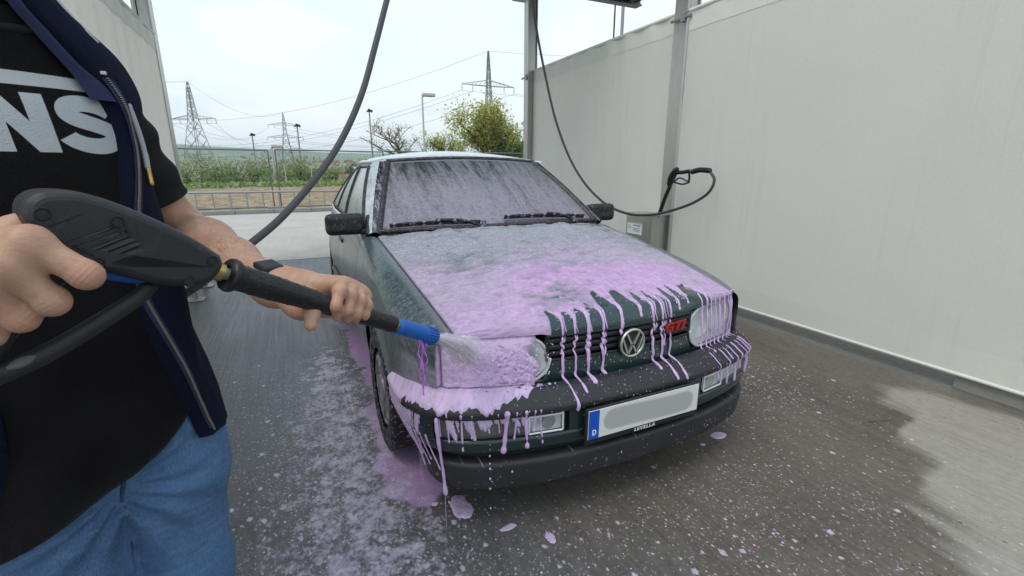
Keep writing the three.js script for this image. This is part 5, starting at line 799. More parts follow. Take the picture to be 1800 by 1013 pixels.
{
  const t = thing('foam_lance', 'black pressure washer gun with blue nozzle held across the picture', 'spray gun', LO.toArray());
  t.setRotationFromMatrix(new THREE.Matrix4().makeBasis(LA, LV, LN));
  const px = [[386, 449], [391, 463], [386, 478], [372, 492], [352, 502], [302, 503], [258, 497], [205, 482], [140, 461], [98, 440], [66, 421], [47, 400], [39, 378], [43, 355], [58, 342], [82, 335], [130, 336], [165, 344], [200, 355], [260, 379], [320, 408], [360, 431]];
  const outline = (off) => new THREE.SplineCurve(px.map(([u, v]) => { const q = lp(u, v, off); return new THREE.Vector2(q.x, q.y); }).concat([(() => { const q = lp(386, 449, off); return new THREE.Vector2(q.x, q.y); })()])).getPoints(90).slice(0, -1);
  M.cover2 = std({ c: [0.021, 0.0225, 0.0245], roughness: 0.5, bumpMap: grey((u, v) => vn(u * 200, v * 200, 200, 3), { size: 0.1 }), bumpScale: 0.0002, map: tex(512, 512, (u, v) => { const n = fbm(u * 8, v * 8, 5, 8, 511), s = smooth(0.78, 0.84, vn(u * 60, v * 9, 60, 513)); const q = 0.7 + 0.5 * n + 0.5 * s; return [q * 0.8, q * 0.8, q * 0.82]; }, { size: 0.2 }) });
  const near = new THREE.Shape(outline(0.02)), far = new THREE.Shape(outline(0.02));
  const slot = (u0, v0, u1, v1) => { const a = lp(u0, v0, 0.03), b = lp(u1, v1, 0.03), d = b.clone().sub(a).normalize(), n = V(-d.y, d.x, 0).multiplyScalar(0.0019); const h = new THREE.Path(); h.moveTo(a.x + n.x, a.y + n.y); h.lineTo(a.x - n.x, a.y - n.y); h.lineTo(b.x - n.x, b.y - n.y); h.lineTo(b.x + n.x, b.y + n.y); h.closePath(); return h; };
  near.holes.push(...[[114, 410, 166, 392], [114, 426, 184, 401], [133, 433, 198, 406], [150, 436, 216, 412], [168, 443, 231, 417], [186, 446, 232, 430]].map((q) => slot(...q)));
  const ex = (s, depth, z, bt) => { const g = new THREE.ExtrudeGeometry(s, { depth, bevelEnabled: true, bevelThickness: bt, bevelSize: bt * 0.8, bevelOffset: -bt * 0.8, bevelSegments: 4 }); g.translate(0, 0, z); return g; };
  part('gun_cover', [ex(near, 0.010, 0.006, 0.011)], M.cover2, t); part('gun_cover_rear_half', ex(far, 0.008, -0.020, 0.008), M.cover2, t); part('cover_seam', ex(new THREE.Shape(outline(0.02).map((p) => p.clone())), 0.012, -0.008, 0.001), M.rubber, t);
  for (const [u, v] of [[73, 376], [205, 390], [171, 463], [372, 458], [333, 495]]) { const q = lp(u, v, 0.026), g = new THREE.TorusGeometry(0.0052, 0.0012, 8, 22); g.translate(q.x, q.y, 0.0272); const s = part('screw', [g], M.rubber, t); const h = new THREE.CylinderGeometry(0.0044, 0.0044, 0.003, 6); h.rotateX(1.5708); h.translate(q.x, q.y, 0.0262); part('screw_head', h, M.darkMetal, s); }
  const P3 = (u, v, o = 0) => lp(u, v, o);
  part('trigger', tube([P3(150, 468), P3(180, 479), P3(215, 487), P3(252, 492)], (q) => 0.0085 - 0.004 * q, { rad: 10, seg: 24 }), std({ c: [0.012, 0.085, 0.36], roughness: 0.4 }), t);
  const gd = part('trigger_guard', tube([P3(262, 504), P3(240, 525), P3(200, 551), P3(140, 588), P3(80, 622), P3(30, 645), P3(-40, 668), P3(-120, 640)], (q) => 0.0066 + 0.0015 * q, { rad: 12, seg: 70, flat: 1.35 }), M.cover2, t);
  part('worn_patch', tube([P3(58, 628, 0.0045), P3(38, 637, 0.0045), P3(14, 647, 0.0045)], (q) => 0.0048 * (0.6 + 0.5 * Math.sin(3.1 * q)), { rad: 8, seg: 20 }), std({ c: [0.17, 0.165, 0.15], roughness: 0.8, map: M.cover2.map }), gd);
  part('handle', tube([P3(120, 430), P3(60, 480), P3(0, 540), P3(-60, 620)], 0.019, { rad: 14, flat: 1.25 }), M.cover2, t);
  part('inlet_hose', tube([P3(-60, 620), P3(-100, 720), P3(-160, 900), P3(-260, 1100)], 0.0105, { rad: 10 }), M.hose, t);
  const ax = (u) => loc(at(u, lanceY(u), lanceD(u))).x;                      // along the lance
  const cyl = (u0, u1, r0, r1, seg = 24) => rod([ax(u0), 0, 0], [ax(u1), 0, 0], r0, r1, seg);
  part('hex_fitting', [rod([ax(362), 0, 0], [ax(389), 0, 0], 0.0135, 0.0125, 6)], M.brass, t);
  part('steel_tube', cyl(386, 404, 0.0078, 0.0078), M.steel, t);
  const prof = [[396, 0.012], [398, 0.0205], [404, 0.0222], [411, 0.0212], [416, 0.0178], [430, 0.0172], [470, 0.0178], [520, 0.0165], [560, 0.0158], [600, 0.0156], [650, 0.0148], [676, 0.0146], [684, 0.0158], [690, 0.0152], [692, 0.010]];
  const lat = new THREE.LatheGeometry(prof.map(([u, r]) => new THREE.Vector2(r, ax(u))), 40); lat.rotateZ(-Math.PI / 2);
  { const uv = lat.attributes.uv, p = lat.attributes.position; for (let i = 0; i < p.count; i++) { uv.setXY(i, uv.getX(i) * 0.11, p.getX(i)); } }
  const gr = part('rubber_grip', lat, std({ c: [0.012, 0.012, 0.013], roughness: 0.42, map: M.cover2.map }), t);
  const dm = []; for (let i = 0; i < 15; i++) for (let k = 0; k < 9; k++) { const u = lerp(428, 664, i / 14) , a = (k + (i % 2) * 0.5) / 9 * 6.2832, r = prof.reduce((q, [pu, pr], n) => (pu <= u ? pr + (prof[n + 1][1] - pr) * (u - pu) / (prof[n + 1][0] - pu) : q), 0.016); const g = new THREE.SphereGeometry(0.0023, 8, 5); g.scale(1.25, 0.42, 0.8); g.translate(0, r - 0.0002, 0); g.rotateX(a); g.translate(ax(u), 0, 0); dm.push(g); }
  part('grip_dimples', dm, gr.material, gr);
  part('brass_ring', cyl(690, 699, 0.0105, 0.0105), M.brass, t);
  const nz = [[696, 0.006], [697, 0.0138], [702, 0.0146], [735, 0.0152], [744, 0.0152], [746, 0.0163], [761, 0.0160], [763, 0.0145], [763, 0.006], [755, 0.005]], ln = new THREE.LatheGeometry(nz.map(([u, r]) => new THREE.Vector2(r, ax(u))), 36); ln.rotateZ(-Math.PI / 2);
  M.blue = std({ c: [0.006, 0.105, 0.42], roughness: 0.42, bumpMap: nFine, bumpScale: 0.0002 });
  const ribs = []; for (let k = 0; k < 18; k++) { const g = box(ax(762) - ax(746), 0.003, 0.0024, (ax(762) + ax(746)) / 2, 0.0163, 0, 0.0006); g.rotateX(k / 18 * 6.2832); ribs.push(g); }
  const no = part('nozzle', ln, M.blue, t); part('nozzle_ribs', ribs, M.blue, no);
  for (const [u, du, len, r] of [[741, -2, 0.115, 0.0026], [736, -9, 0.085, 0.0017], [748, 2, 0.06, 0.0016]]) { // pink foam dribbling off the nozzle
    const o = at(u, lanceY(u) + 14, lanceD(u)), P = []; for (let i = 0; i <= 6; i++) P.push(loc(V(o.x + 0.0022 * Math.sin(i * 2.1 + u), o.y - len * i / 6, o.z + 0.002 * Math.cos(i * 1.7)))); part('foam_drip', tube(P, (q) => r * (0.75 + 0.35 * Math.sin(q * 19 + u)), { seg: 44, rad: 7 }), M.foamBright, t);
  }
}
{ // the jet
  const tgt = V(CAR[0] - 0.605, 0.685, CAR[2] - 0.145), t = thing('foam_jet', 'white foam jet spraying from the blue nozzle onto the headlamp', 'foam jet', LE.toArray()), D = tgt.clone().sub(LE), L = D.length(); D.normalize();
  const X = V().crossVectors(D, V(0, 1, 0)).normalize(), Y = V().crossVectors(X, D), core = [];
  for (let k = 0; k < 7; k++) { // ragged sheets of spray, one inside the other
    const R = lerp(0.010, 0.050, k / 6), L1 = lerp(1.0, 0.82, k / 6);
    core.push(grid(60, 48, (a, q) => { const th = a * 6.2832, n = fbm(Math.cos(th) * 2.6 + k * 7, Math.sin(th) * 2.6 + q * 5, 4, 0, 681), r = 0.003 + R * q * (0.45 + 1.1 * n), l = L * L1 * q * (1 + 0.25 * (vn(th * 4, k * 3, 0, 683) - 0.5) * smooth(0.6, 1, q)); return D.clone().multiplyScalar(l).addScaledVector(X, Math.cos(th) * r).addScaledVector(Y, Math.sin(th) * r - 0.012 * q * q); }, (a, q) => [a, q], (a, q) => q < 0.25 || fbm(a * 26 + k, q * 5, 3, 0, 685) > lerp(0.28, 0.56, k / 6) * (0.6 + 0.5 * q)));
  }
  for (let k = 0; k < 8; k++) { const a = rr(0, 6.28), sp = Math.sqrt(rnd()) * 0.04, l0 = rr(0, 0.4), l1 = Math.min(1, l0 + rr(0.2, 0.5)), pt = (q) => D.clone().multiplyScalar(q * L).addScaledVector(X, Math.cos(a) * (0.003 + sp * q)).addScaledVector(Y, Math.sin(a) * (0.003 + sp * q) - 0.012 * q * q); core.push(tube([pt(l0), pt((l0 + l1) / 2), pt(l1)], (q) => 0.0014 + 0.0018 * lerp(l0, l1, q), { seg: 10, rad: 5 })); }
  M.jet = phys({ c: [0.92, 0.83, 0.90], roughness: 0.9, transparent: true, opacity: 0.34 });
  part('spray', core, M.jet, t);
  const dr = []; for (let k = 0; k < 420; k++) { const q = rr(0.15, 1), a = rr(0, 6.28), sp = rr(0.2, 1.5) * 0.036 * q + 0.003, g = new THREE.SphereGeometry(rr(0.0007, 0.002), 5, 4), p = D.clone().multiplyScalar(q * L).addScaledVector(X, Math.cos(a) * sp).addScaledVector(Y, Math.sin(a) * sp - 0.012 * q); g.translate(p.x, p.y, p.z); dr.push(g); }
  tag(part('droplets', dr, M.jet, t), null, null, null, 'stuff');
}
// ---------------------------------------------------------------- implicit surfaces: tapered capsules joined by a smooth minimum, meshed with surface nets
const cap = (a, b, ra, rb = ra) => { const ax = a.x, ay = a.y, az = a.z, bx = b.x - ax, by = b.y - ay, bz = b.z - az, L = bx * bx + by * by + bz * bz || 1e-9; const f = (x, y, z) => { const px = x - ax, py = y - ay, pz = z - az, t = clamp((px * bx + py * by + pz * bz) / L); return Math.hypot(px - bx * t, py - by * t, pz - bz * t) - (ra + (rb - ra) * t); }; return f; };
const ell = (c, rx, ry, rz, q) => { const m = q ? q.clone().invert() : null, v = V(); return (x, y, z) => { v.set(x - c.x, y - c.y, z - c.z); if (m) v.applyQuaternion(m); const k0 = Math.hypot(v.x / rx, v.y / ry, v.z / rz), k1 = Math.hypot(v.x / rx / rx, v.y / ry / ry, v.z / rz / rz) || 1e-9; return k0 * (k0 - 1) / k1; }; };
const smin = (a, b, k) => { const h = Math.max(k - Math.abs(a - b), 0) / k; return Math.min(a, b) - h * h * k * 0.25; };
const join = (fs, k) => (x, y, z) => { let d = 1e3; for (const f of fs) d = smin(d, f(x, y, z), k); return d; };
function nets(sdf, lo, hi, cell, uvf) {
  const n = [0, 1, 2].map((i) => Math.ceil((hi.getComponent(i) - lo.getComponent(i)) / cell) + 1), [nx, ny, nz] = n, F = new Float32Array(nx * ny * nz).fill(1), B = 6, id = (i, j, k) => (k * ny + j) * nx + i;
  for (let k0 = 0; k0 < nz; k0 += B) for (let j0 = 0; j0 < ny; j0 += B) for (let i0 = 0; i0 < nx; i0 += B) {
    const c = sdf(lo.x + (i0 + B / 2) * cell, lo.y + (j0 + B / 2) * cell, lo.z + (k0 + B / 2) * cell); const far = Math.abs(c) > cell * B * 1.3 + 0.012;
    for (let k = k0; k < Math.min(nz, k0 + B); k++) for (let j = j0; j < Math.min(ny, j0 + B); j++) for (let i = i0; i < Math.min(nx, i0 + B); i++) F[id(i, j, k)] = far ? c : sdf(lo.x + i * cell, lo.y + j * cell, lo.z + k * cell);
  }
  const vid = new Int32Array(nx * ny * nz).fill(-1), pos = [], idx = [];
  for (let k = 0; k < nz - 1; k++) for (let j = 0; j < ny - 1; j++) for (let i = 0; i < nx - 1; i++) {
    let m = 0; const f = []; for (let c = 0; c < 8; c++) { const q = F[id(i + (c & 1), j + (c >> 1 & 1), k + (c >> 2))]; f.push(q); if (q < 0) m++; } if (m === 0 || m === 8) continue;
    let x = 0, y = 0, z = 0, w = 0; for (let a = 0; a < 8; a++) for (const bit of [1, 2, 4]) { const b = a | bit; if (b === a || (f[a] < 0) === (f[b] < 0)) continue; const t = f[a] / (f[a] - f[b]); x += (a & 1) + (bit === 1 ? t : 0); y += (a >> 1 & 1) + (bit === 2 ? t : 0); z += (a >> 2) + (bit === 4 ? t : 0); w++; }
    vid[id(i, j, k)] = pos.length / 3; pos.push(lo.x + (i + x / w) * cell, lo.y + (j + y / w) * cell, lo.z + (k + z / w) * cell);
  }
  const quad = (a, b, c, d, s) => { if (a < 0 || b < 0 || c < 0 || d < 0) return; if (s) idx.push(a, b, c, a, c, d); else idx.push(a, c, b, a, d, c); };
  for (let k = 1; k < nz - 1; k++) for (let j = 1; j < ny - 1; j++) for (let i = 1; i < nx - 1; i++) { const a = F[id(i, j, k)] < 0;
    if (a !== F[id(i + 1, j, k)] < 0) quad(vid[id(i, j - 1, k - 1)], vid[id(i, j, k - 1)], vid[id(i, j, k)], vid[id(i, j - 1, k)], a);
    if (a !== F[id(i, j + 1, k)] < 0) quad(vid[id(i - 1, j, k - 1)], vid[id(i - 1, j, k)], vid[id(i, j, k)], vid[id(i, j, k - 1)], a);
    if (a !== F[id(i, j, k + 1)] < 0) quad(vid[id(i - 1, j - 1, k)], vid[id(i, j - 1, k)], vid[id(i, j, k)], vid[id(i - 1, j, k)], a); }
  const g = new THREE.BufferGeometry(), N = pos.length / 3, nor = new Float32Array(N * 3), uv = new Float32Array(N * 2), e = cell * 0.6;
  for (let i = 0; i < N; i++) { const x = pos[3 * i], y = pos[3 * i + 1], z = pos[3 * i + 2], a = sdf(x + e, y, z) - sdf(x - e, y, z), b = sdf(x, y + e, z) - sdf(x, y - e, z), c = sdf(x, y, z + e) - sdf(x, y, z - e), L = Math.hypot(a, b, c) || 1; nor[3 * i] = a / L; nor[3 * i + 1] = b / L; nor[3 * i + 2] = c / L; const q = uvf ? uvf(x, y, z, a / L, b / L, c / L) : [x * 0.8 - z * 0.6, y + z * 0.3]; uv[2 * i] = q[0]; uv[2 * i + 1] = q[1]; }
  g.setAttribute('position', new THREE.Float32BufferAttribute(pos, 3)); g.setAttribute('normal', new THREE.BufferAttribute(nor, 3)); g.setAttribute('uv', new THREE.BufferAttribute(uv, 2)); g.setIndex(idx); return g;
}
// ---------------------------------------------------------------- the person, facing 25 degrees to the right of +z
const TH = 25 * Math.PI / 180, BF = V(Math.sin(TH), 0, Math.cos(TH)), BL = V(Math.cos(TH), 0, -Math.sin(TH)), C0 = V(-0.375, 0, -1.03);
const B3 = (s, y, f) => C0.clone().addScaledVector(BL, s - 0.050 * clamp((y - 0.85) / 0.55, 0, 1.2)).addScaledVector(BF, f).setY(y);
const person = thing('person', 'person in black T-shirt, open navy vest and blue jeans aiming the foam lance', 'person', [0, 0, 0]);
const skinMap = tex(512, 512, (u, v) => { const n = fbm(u * 10, v * 10, 4, 10, 601), r = fbm(u * 4, v * 4, 3, 4, 603), f = vn(u * 150, v * 150, 150, 605); let c = mixc([0.40, 0.215, 0.145], [0.52, 0.31, 0.22], clamp(n * 1.2 - 0.1)); c = mixc(c, [0.50, 0.20, 0.15], smooth(0.5, 0.75, r) * 0.5); return c.map((q) => q * (0.93 + 0.12 * f)); }, { size: 0.12 });
M.skin = phys({ map: skinMap, roughness: 0.52, bumpMap: grey((u, v) => 0.5 * vn(u * 120, v * 120, 120, 607) + 0.5 * fbm(u * 30, v * 30, 3, 30, 609), { size: 0.1 }), bumpScale: 0.0005, sheen: 0.15, specularIntensity: 0.7 });
const armHair = tex(1400, 640, (u, v) => {                                   // 0.65 m along the arm from above the elbow, 0.30 m round it; hairs on the forearm
  const t = u * 0.65 - 0.2, w = v * 0.3, n = fbm(u * 60, v * 28, 4, 0, 601), r = fbm(u * 22, v * 10, 3, 0, 603), f = vn(u * 900, v * 420, 0, 605);
  let c = mixc([0.40, 0.215, 0.135], [0.53, 0.315, 0.21], clamp(n * 1.3 - 0.15)); c = mixc(c, [0.48, 0.19, 0.135], smooth(0.48, 0.72, r) * 0.35);
  const d = smooth(-0.06, 0.0, t) * smooth(0.275, 0.24, t) * (0.35 + 0.65 * smooth(0.35, 0.65, fbm(t * 14, w * 14, 2, 0, 607)));
  const h = Math.max(smooth(0.72, 0.86, vn(t * 110 + w * 60, w * 900 - t * 260, 0, 611)), smooth(0.74, 0.86, vn(t * 90 - w * 50, w * 760 + t * 190, 0, 613)));
  return mixc(c.map((q) => q * (0.94 + 0.1 * f)), [0.10, 0.06, 0.04], h * d * 0.55);
});
M.skinArm = phys({ map: armHair, roughness: 0.5, bumpMap: tex(1400, 640, (u, v) => 0.5 * fbm(u * 130, v * 60, 3, 0, 615) + 0.5 * vn(u * 520, v * 240, 0, 617), { colour: false }), bumpScale: 0.0004, sheen: 0.15, specularIntensity: 0.8 });
{
  const H = (u, v, d) => at(u, v, d), ld = lanceD;
  const SL = B3(0.142, 1.40, -0.01), EL = H(316, 402, 0.95), WL = H(480, 503, 0.775);
  const fore = EL.clone().lerp(WL, 0.3).add(V(0.004, -0.004, 0.0));
  const F = (u0, v0, o0, u1, v1, o1, u2, v2, o2, u3, v3, o3, r) => { const a = H(u0, v0, ld(u0) + o0), b = H(u1, v1, ld(u1) + o1), c = H(u2, v2, ld(u2) + o2), d = H(u3, v3, ld(u3) + o3); return [cap(a, b, r * 1.12, r), cap(b, c, r, r * 0.93), cap(c, d, r * 0.93, r * 0.80), ell(b, r * 1.1, r * 1.1, r * 1.1)]; };
  const idxF = F(602, 500, 0.020, 597, 511, -0.015, 590, 538, -0.020, 592, 556, -0.006, 0.0098), midF = F(618, 506, 0.020, 617, 519, -0.016, 611, 546, -0.020, 611, 560, -0.006, 0.0098), rinF = F(632, 513, 0.018, 633, 528, -0.016, 627, 551, -0.018, 625, 562, -0.004, 0.0093), pinF = F(642, 522, 0.014, 645, 537, -0.012, 641, 554, -0.013, 637, 563, -0.002, 0.0082);
  const K = [H(602, 500, ld(602) + 0.020), H(618, 506, ld(618) + 0.020), H(632, 513, ld(632) + 0.018), H(642, 522, ld(642) + 0.014)];
  const palm = join([cap(WL.clone().lerp(K[0], 0.08), K[0], 0.022, 0.0135), cap(WL.clone().lerp(K[1], 0.08), K[1], 0.023, 0.0135), cap(WL.clone().lerp(K[2], 0.08), K[2], 0.022, 0.0125), cap(WL.clone().lerp(K[3], 0.1), K[3], 0.020, 0.011), cap(WL, H(530, 540, ld(530) + 0.055), 0.024, 0.020), cap(H(520, 530, ld(520) + 0.06), H(575, 545, ld(575) + 0.028), 0.020, 0.014)], 0.016);
  const tb = H(528, 543, ld(528) + 0.045), t1 = H(549, 548, ld(549) + 0.004), t2 = H(546, 571, ld(546) - 0.004);
  const thumb = join([cap(tb, t1, 0.0165, 0.0118), cap(t1, t2, 0.0118, 0.0095)], 0.006);
  const armS = join([cap(SL, EL, 0.042, 0.041), cap(EL, fore, 0.042, 0.047), cap(fore, EL.clone().lerp(WL, 0.62), 0.047, 0.038), cap(EL.clone().lerp(WL, 0.62), WL, 0.038, 0.0275), cap(WL, WL.clone().lerp(K[1], 0.35), 0.0275, 0.026)], 0.03);
  const fingers = [idxF, midF, rinF, pinF].map((f) => join(f, 0.006));
  const crease = (pts, x, y, z) => { let m = 0; for (const [p, d] of pts) { const rx = x - p.x, ry = y - p.y, rz = z - p.z, r = Math.hypot(rx, ry, rz); if (r > 0.02) continue; const l = rx * d.x + ry * d.y + rz * d.z; m += smooth(0.02, 0.008, r) * (0.5 + 0.5 * Math.cos(l * 1500)) * smooth(0.0075, 0.003, Math.abs(l)); } return 0.0007 * m; };
  const left = (x, y, z) => { let h = palm(x, y, z); for (const f of fingers) h = smin(h, f(x, y, z), 0.0045); h = smin(h, thumb(x, y, z), 0.009); h += crease(CL, x, y, z); return smin(armS(x, y, z), h, 0.016) + 0.0006 * (vn3(x * 60, y * 60, z * 60, 3) - 0.5); };
  const dirOf = (a, b) => b.clone().sub(a).normalize(), CL = [[H(597, 511, ld(597) - 0.015), dirOf(K[0], H(590, 538, ld(590) - 0.02))], [H(617, 519, ld(617) - 0.016), dirOf(K[1], H(611, 546, ld(611) - 0.02))], [H(633, 528, ld(633) - 0.016), dirOf(K[2], H(627, 551, ld(627) - 0.018))], [H(590, 538, ld(590) - 0.02), V(0, 1, 0)], [H(611, 546, ld(611) - 0.02), V(0, 1, 0)], [t1, dirOf(tb, t2)]];
  // right hand: a fist round the handle, close to the camera
  const R = (u, v, d) => H(u, v, d), WR = R(-150, 455, 0.40), ER = R(-560, 560, 0.62), SR = B3(-0.185, 1.43, -0.01);
  const fr = (m, p, d, tp, r) => join([cap(m, p, r * 1.15, r * 1.04), cap(p, d, r * 1.02, r * 0.92), cap(d, tp, r * 0.92, r * 0.8), ell(p, r * 1.08, r * 1.08, r * 1.08)], 0.005);
  const RF = [fr(R(52, 428, 0.392), R(152, 484, 0.412), R(150, 486, 0.445), R(110, 470, 0.458), 0.0112), fr(R(14, 470, 0.385), R(92, 530, 0.408), R(84, 528, 0.440), R(50, 505, 0.450), 0.0113), fr(R(-28, 510, 0.385), R(38, 560, 0.405), R(30, 556, 0.436), R(0, 535, 0.446), 0.0106), fr(R(-68, 545, 0.39), R(-18, 590, 0.405), R(-24, 585, 0.43), R(-50, 565, 0.44), 0.0092)];
  const RK = [R(52, 428, 0.392), R(14, 470, 0.385), R(-28, 510, 0.385), R(-68, 545, 0.39)];
  const CR = [[R(152, 484, 0.412), dirOf(R(52, 428, 0.392), R(152, 484, 0.412))], [R(92, 530, 0.408), dirOf(R(14, 470, 0.385), R(92, 530, 0.408))], [R(38, 560, 0.405), dirOf(R(-28, 510, 0.385), R(38, 560, 0.405))], [R(52, 428, 0.392), V(1, 0, 0)], [R(14, 470, 0.385), V(1, 0, 0)]];
  const rpalm = join([...RK.map((k, i) => cap(WR.clone().lerp(k, 0.1), k, 0.023, 0.0155 - i * 0.0009)), cap(WR, R(-20, 455, 0.43), 0.026, 0.022), cap(R(-60, 440, 0.42), R(40, 408, 0.44), 0.020, 0.014), cap(R(40, 408, 0.44), R(120, 430, 0.475), 0.013, 0.010)], 0.018);
  const rarm = join([cap(SR, ER, 0.054, 0.044), cap(ER, ER.clone().lerp(WR, 0.35), 0.044, 0.046), cap(ER.clone().lerp(WR, 0.35), WR, 0.046, 0.029)], 0.03);
  const right = (x, y, z) => { let h = rpalm(x, y, z); for (const f of RF) h = smin(h, f(x, y, z), 0.009); h += crease(CR, x, y, z); return smin(rarm(x, y, z), h, 0.02) + 0.0006 * (vn3(x * 70, y * 70, z * 70, 5) - 0.5); };
  const ad0 = WL.clone().sub(EL).normalize(), au = V(0, 1, 0).addScaledVector(ad0, -ad0.y).normalize(), av = V().crossVectors(ad0, au);
  const uvL = (x, y, z) => { const q = V(x, y, z).sub(EL); return [(q.dot(ad0) + 0.2) / 0.65, (Math.atan2(q.dot(au), q.dot(av)) * 0.045 + 0.15) / 0.3]; };
  const uvR = (x, y, z) => { const q = V(x, y, z).sub(WR); return [(0.47 + q.dot(RGT)) / 0.65, (q.dot(UPV) + 0.5 * q.dot(FWD)) / 0.3]; };
  const bb = (pts, m) => { const b = new THREE.Box3().setFromPoints(pts); return [b.min.subScalar(m), b.max.addScalar(m)]; };
  const gl = nets(left, ...bb([EL, WL, ...K, t2, H(592, 556, ld(592)), H(637, 563, ld(637)), SL.clone().lerp(EL, 0.35)], 0.065), 0.0032, uvL);
  const gr = nets(right, ...bb([WR, ...RK, R(152, 484, 0.41), R(110, 470, 0.46), R(-18, 590, 0.41), WR.clone().lerp(ER, 0.15)], 0.04), 0.0027, uvR);
  // trunk, upper arms, neck and head: coarse, mostly under the clothes or out of the frame
  const hc = B3(0.0, 1.69, 0.05), hq = new THREE.Quaternion().setFromAxisAngle(V(0, 1, 0), TH), hp = (x, y, z) => hc.clone().addScaledVector(BL, x).addScaledVector(BF, z).add(V(0, y, 0));
  const trunk = join([cap(B3(-0.09, 1.30, 0), B3(0.09, 1.30, 0), 0.10), cap(B3(-0.07, 1.0, 0), B3(0.07, 1.0, 0), 0.10), cap(B3(-0.11, 1.41, -0.01), B3(0.09, 1.41, -0.01), 0.05), cap(B3(0, 1.44, 0), B3(0, 1.60, 0.03), 0.055, 0.052), cap(SR, ER, 0.05, 0.04), cap(ER, WR, 0.042, 0.024), cap(SL, SL.clone().lerp(EL, 0.4), 0.036, 0.036)], 0.05);
  const head = join([ell(hc, 0.076, 0.115, 0.096, hq), ell(hp(0, -0.06, 0.035), 0.055, 0.062, 0.06, hq), cap(hp(0, 0.012, 0.092), hp(0, -0.022, 0.112), 0.008, 0.014), ell(hp(0, -0.062, 0.088), 0.024, 0.009, 0.012, hq), ell(hp(0.078, -0.005, -0.005), 0.010, 0.032, 0.02, hq), ell(hp(-0.078, -0.005, -0.005), 0.010, 0.032, 0.02, hq), cap(hp(-0.045, 0.022, 0.084), hp(0.045, 0.022, 0.084), 0.008)], 0.014);
  const gt = nets((x, y, z) => smin(trunk(x, y, z), head(x, y, z), 0.03), ...bb([B3(-0.2, 0.9, 0), B3(0.2, 1.82, 0), hc, ER, SR, WR, EL], 0.12), 0.012, uvR);
  part('body', [gl, gr, gt], M.skinArm, person);
  const gh = nets(right, ...bb([WR, ...RK, R(152, 484, 0.41), R(110, 470, 0.46), R(-18, 590, 0.41)], 0.03), 0.012); gh.dispose();
  part('hair', nets((x, y, z) => Math.max(join([ell(hp(0, 0.025, -0.012), 0.086, 0.108, 0.104, hq)], 0.01)(x, y, z) + 0.003 * (vn3(x * 90, y * 60, z * 90, 7) - 0.5), (V(x, y, z).sub(hc).dot(BF) - 0.055) * 0.8 - Math.max(0, y - hc.y - 0.05) * 0.9, hc.y - 0.03 - y + (V(x, y, z).sub(hc).dot(BF)) * 0.6), ...bb([hp(-0.1, -0.1, -0.12), hp(0.1, 0.15, 0.12)], 0.02), 0.006), std({ c: [0.035, 0.022, 0.014], roughness: 0.7 }), person);
  for (const s of [-1, 1]) { const e = new THREE.SphereGeometry(0.0125, 16, 12); const p = hp(s * 0.031, 0.005, 0.083); e.translate(p.x, p.y, p.z); const eye = part('eye', e, M.white, person); const ir = new THREE.SphereGeometry(0.006, 12, 8), q = hp(s * 0.031, 0.005, 0.0905); ir.translate(q.x, q.y, q.z); part('iris', ir, M.black, eye); }
  // wrist strap
  const ad = WL.clone().sub(EL).normalize(), wc = EL.clone().lerp(WL, 0.985), ring = new THREE.TorusGeometry(0.0315, 0.0030, 8, 40); ring.scale(1, 1, 4.2); ring.applyQuaternion(new THREE.Quaternion().setFromUnitVectors(V(0, 0, 1), ad)); ring.translate(wc.x, wc.y, wc.z);
  const up = V(0, 1, 0).addScaledVector(ad, -ad.y).normalize(), side = V().crossVectors(up, ad), face = new RoundedBoxGeometry(0.034, 0.011, 0.038, 2, 0.004); face.applyMatrix4(new THREE.Matrix4().makeBasis(side, up, ad)); const fc = wc.clone().addScaledVector(up, 0.034).addScaledVector(side, -0.004); face.translate(fc.x, fc.y, fc.z);
  part('wrist_watch', [ring.toNonIndexed(), face], M.black, person);
  // sleeve of the T-shirt on the left arm, and on the right
  M.cotton = phys({ c: [1, 1, 1], roughness: 0.92, specularIntensity: 0.25, map: tex(512, 512, (u, v) => { const f = vn(u * 230, v * 230, 230, 621), n = fbm(u * 6, v * 6, 4, 6, 623); const q = 0.0125 + 0.006 * f + 0.005 * n; return [q * 1.05, q, q * 1.02]; }, { size: 0.3 }), bumpMap: grey((u, v) => vn(u * 260, v * 260, 260, 625), { size: 0.25 }), bumpScale: 0.0005 });
  const sleeve = (S, E, end) => { const d = E.clone().sub(S).normalize(), a = V().crossVectors(d, BF).normalize(), b = V().crossVectors(a, d); return grid(48, 34, (p, q) => { const th = p * 6.2832, l = lerp(-0.072, end, q), c = S.clone().addScaledVector(d, l), fold = 0.004 * Math.sin(l * 90 + 2.2 * Math.sin(th + 1) + th) * smooth(0, 0.5, q) + 0.006 * (fbm(th * 1.2, l * 16, 3, 0, 627) - 0.5); const r = lerp(0.074, 0.056, smooth(0, 0.9, q)) + fold, k = q < 0.3 ? Math.sqrt(Math.max(0.0004, 1 - (1 - q / 0.3) ** 2)) : 1; return c.addScaledVector(a, Math.cos(th) * r * k * 0.96).addScaledVector(b, Math.sin(th) * r * k); }, (p, q) => [p * 0.4, q * 0.25]); };
  part('left_sleeve', [sleeve(SL, EL, 0.185)], M.cotton, person).name = 'sleeve'; part('sleeve', sleeve(SR, ER, 0.19), M.cotton, person);
}
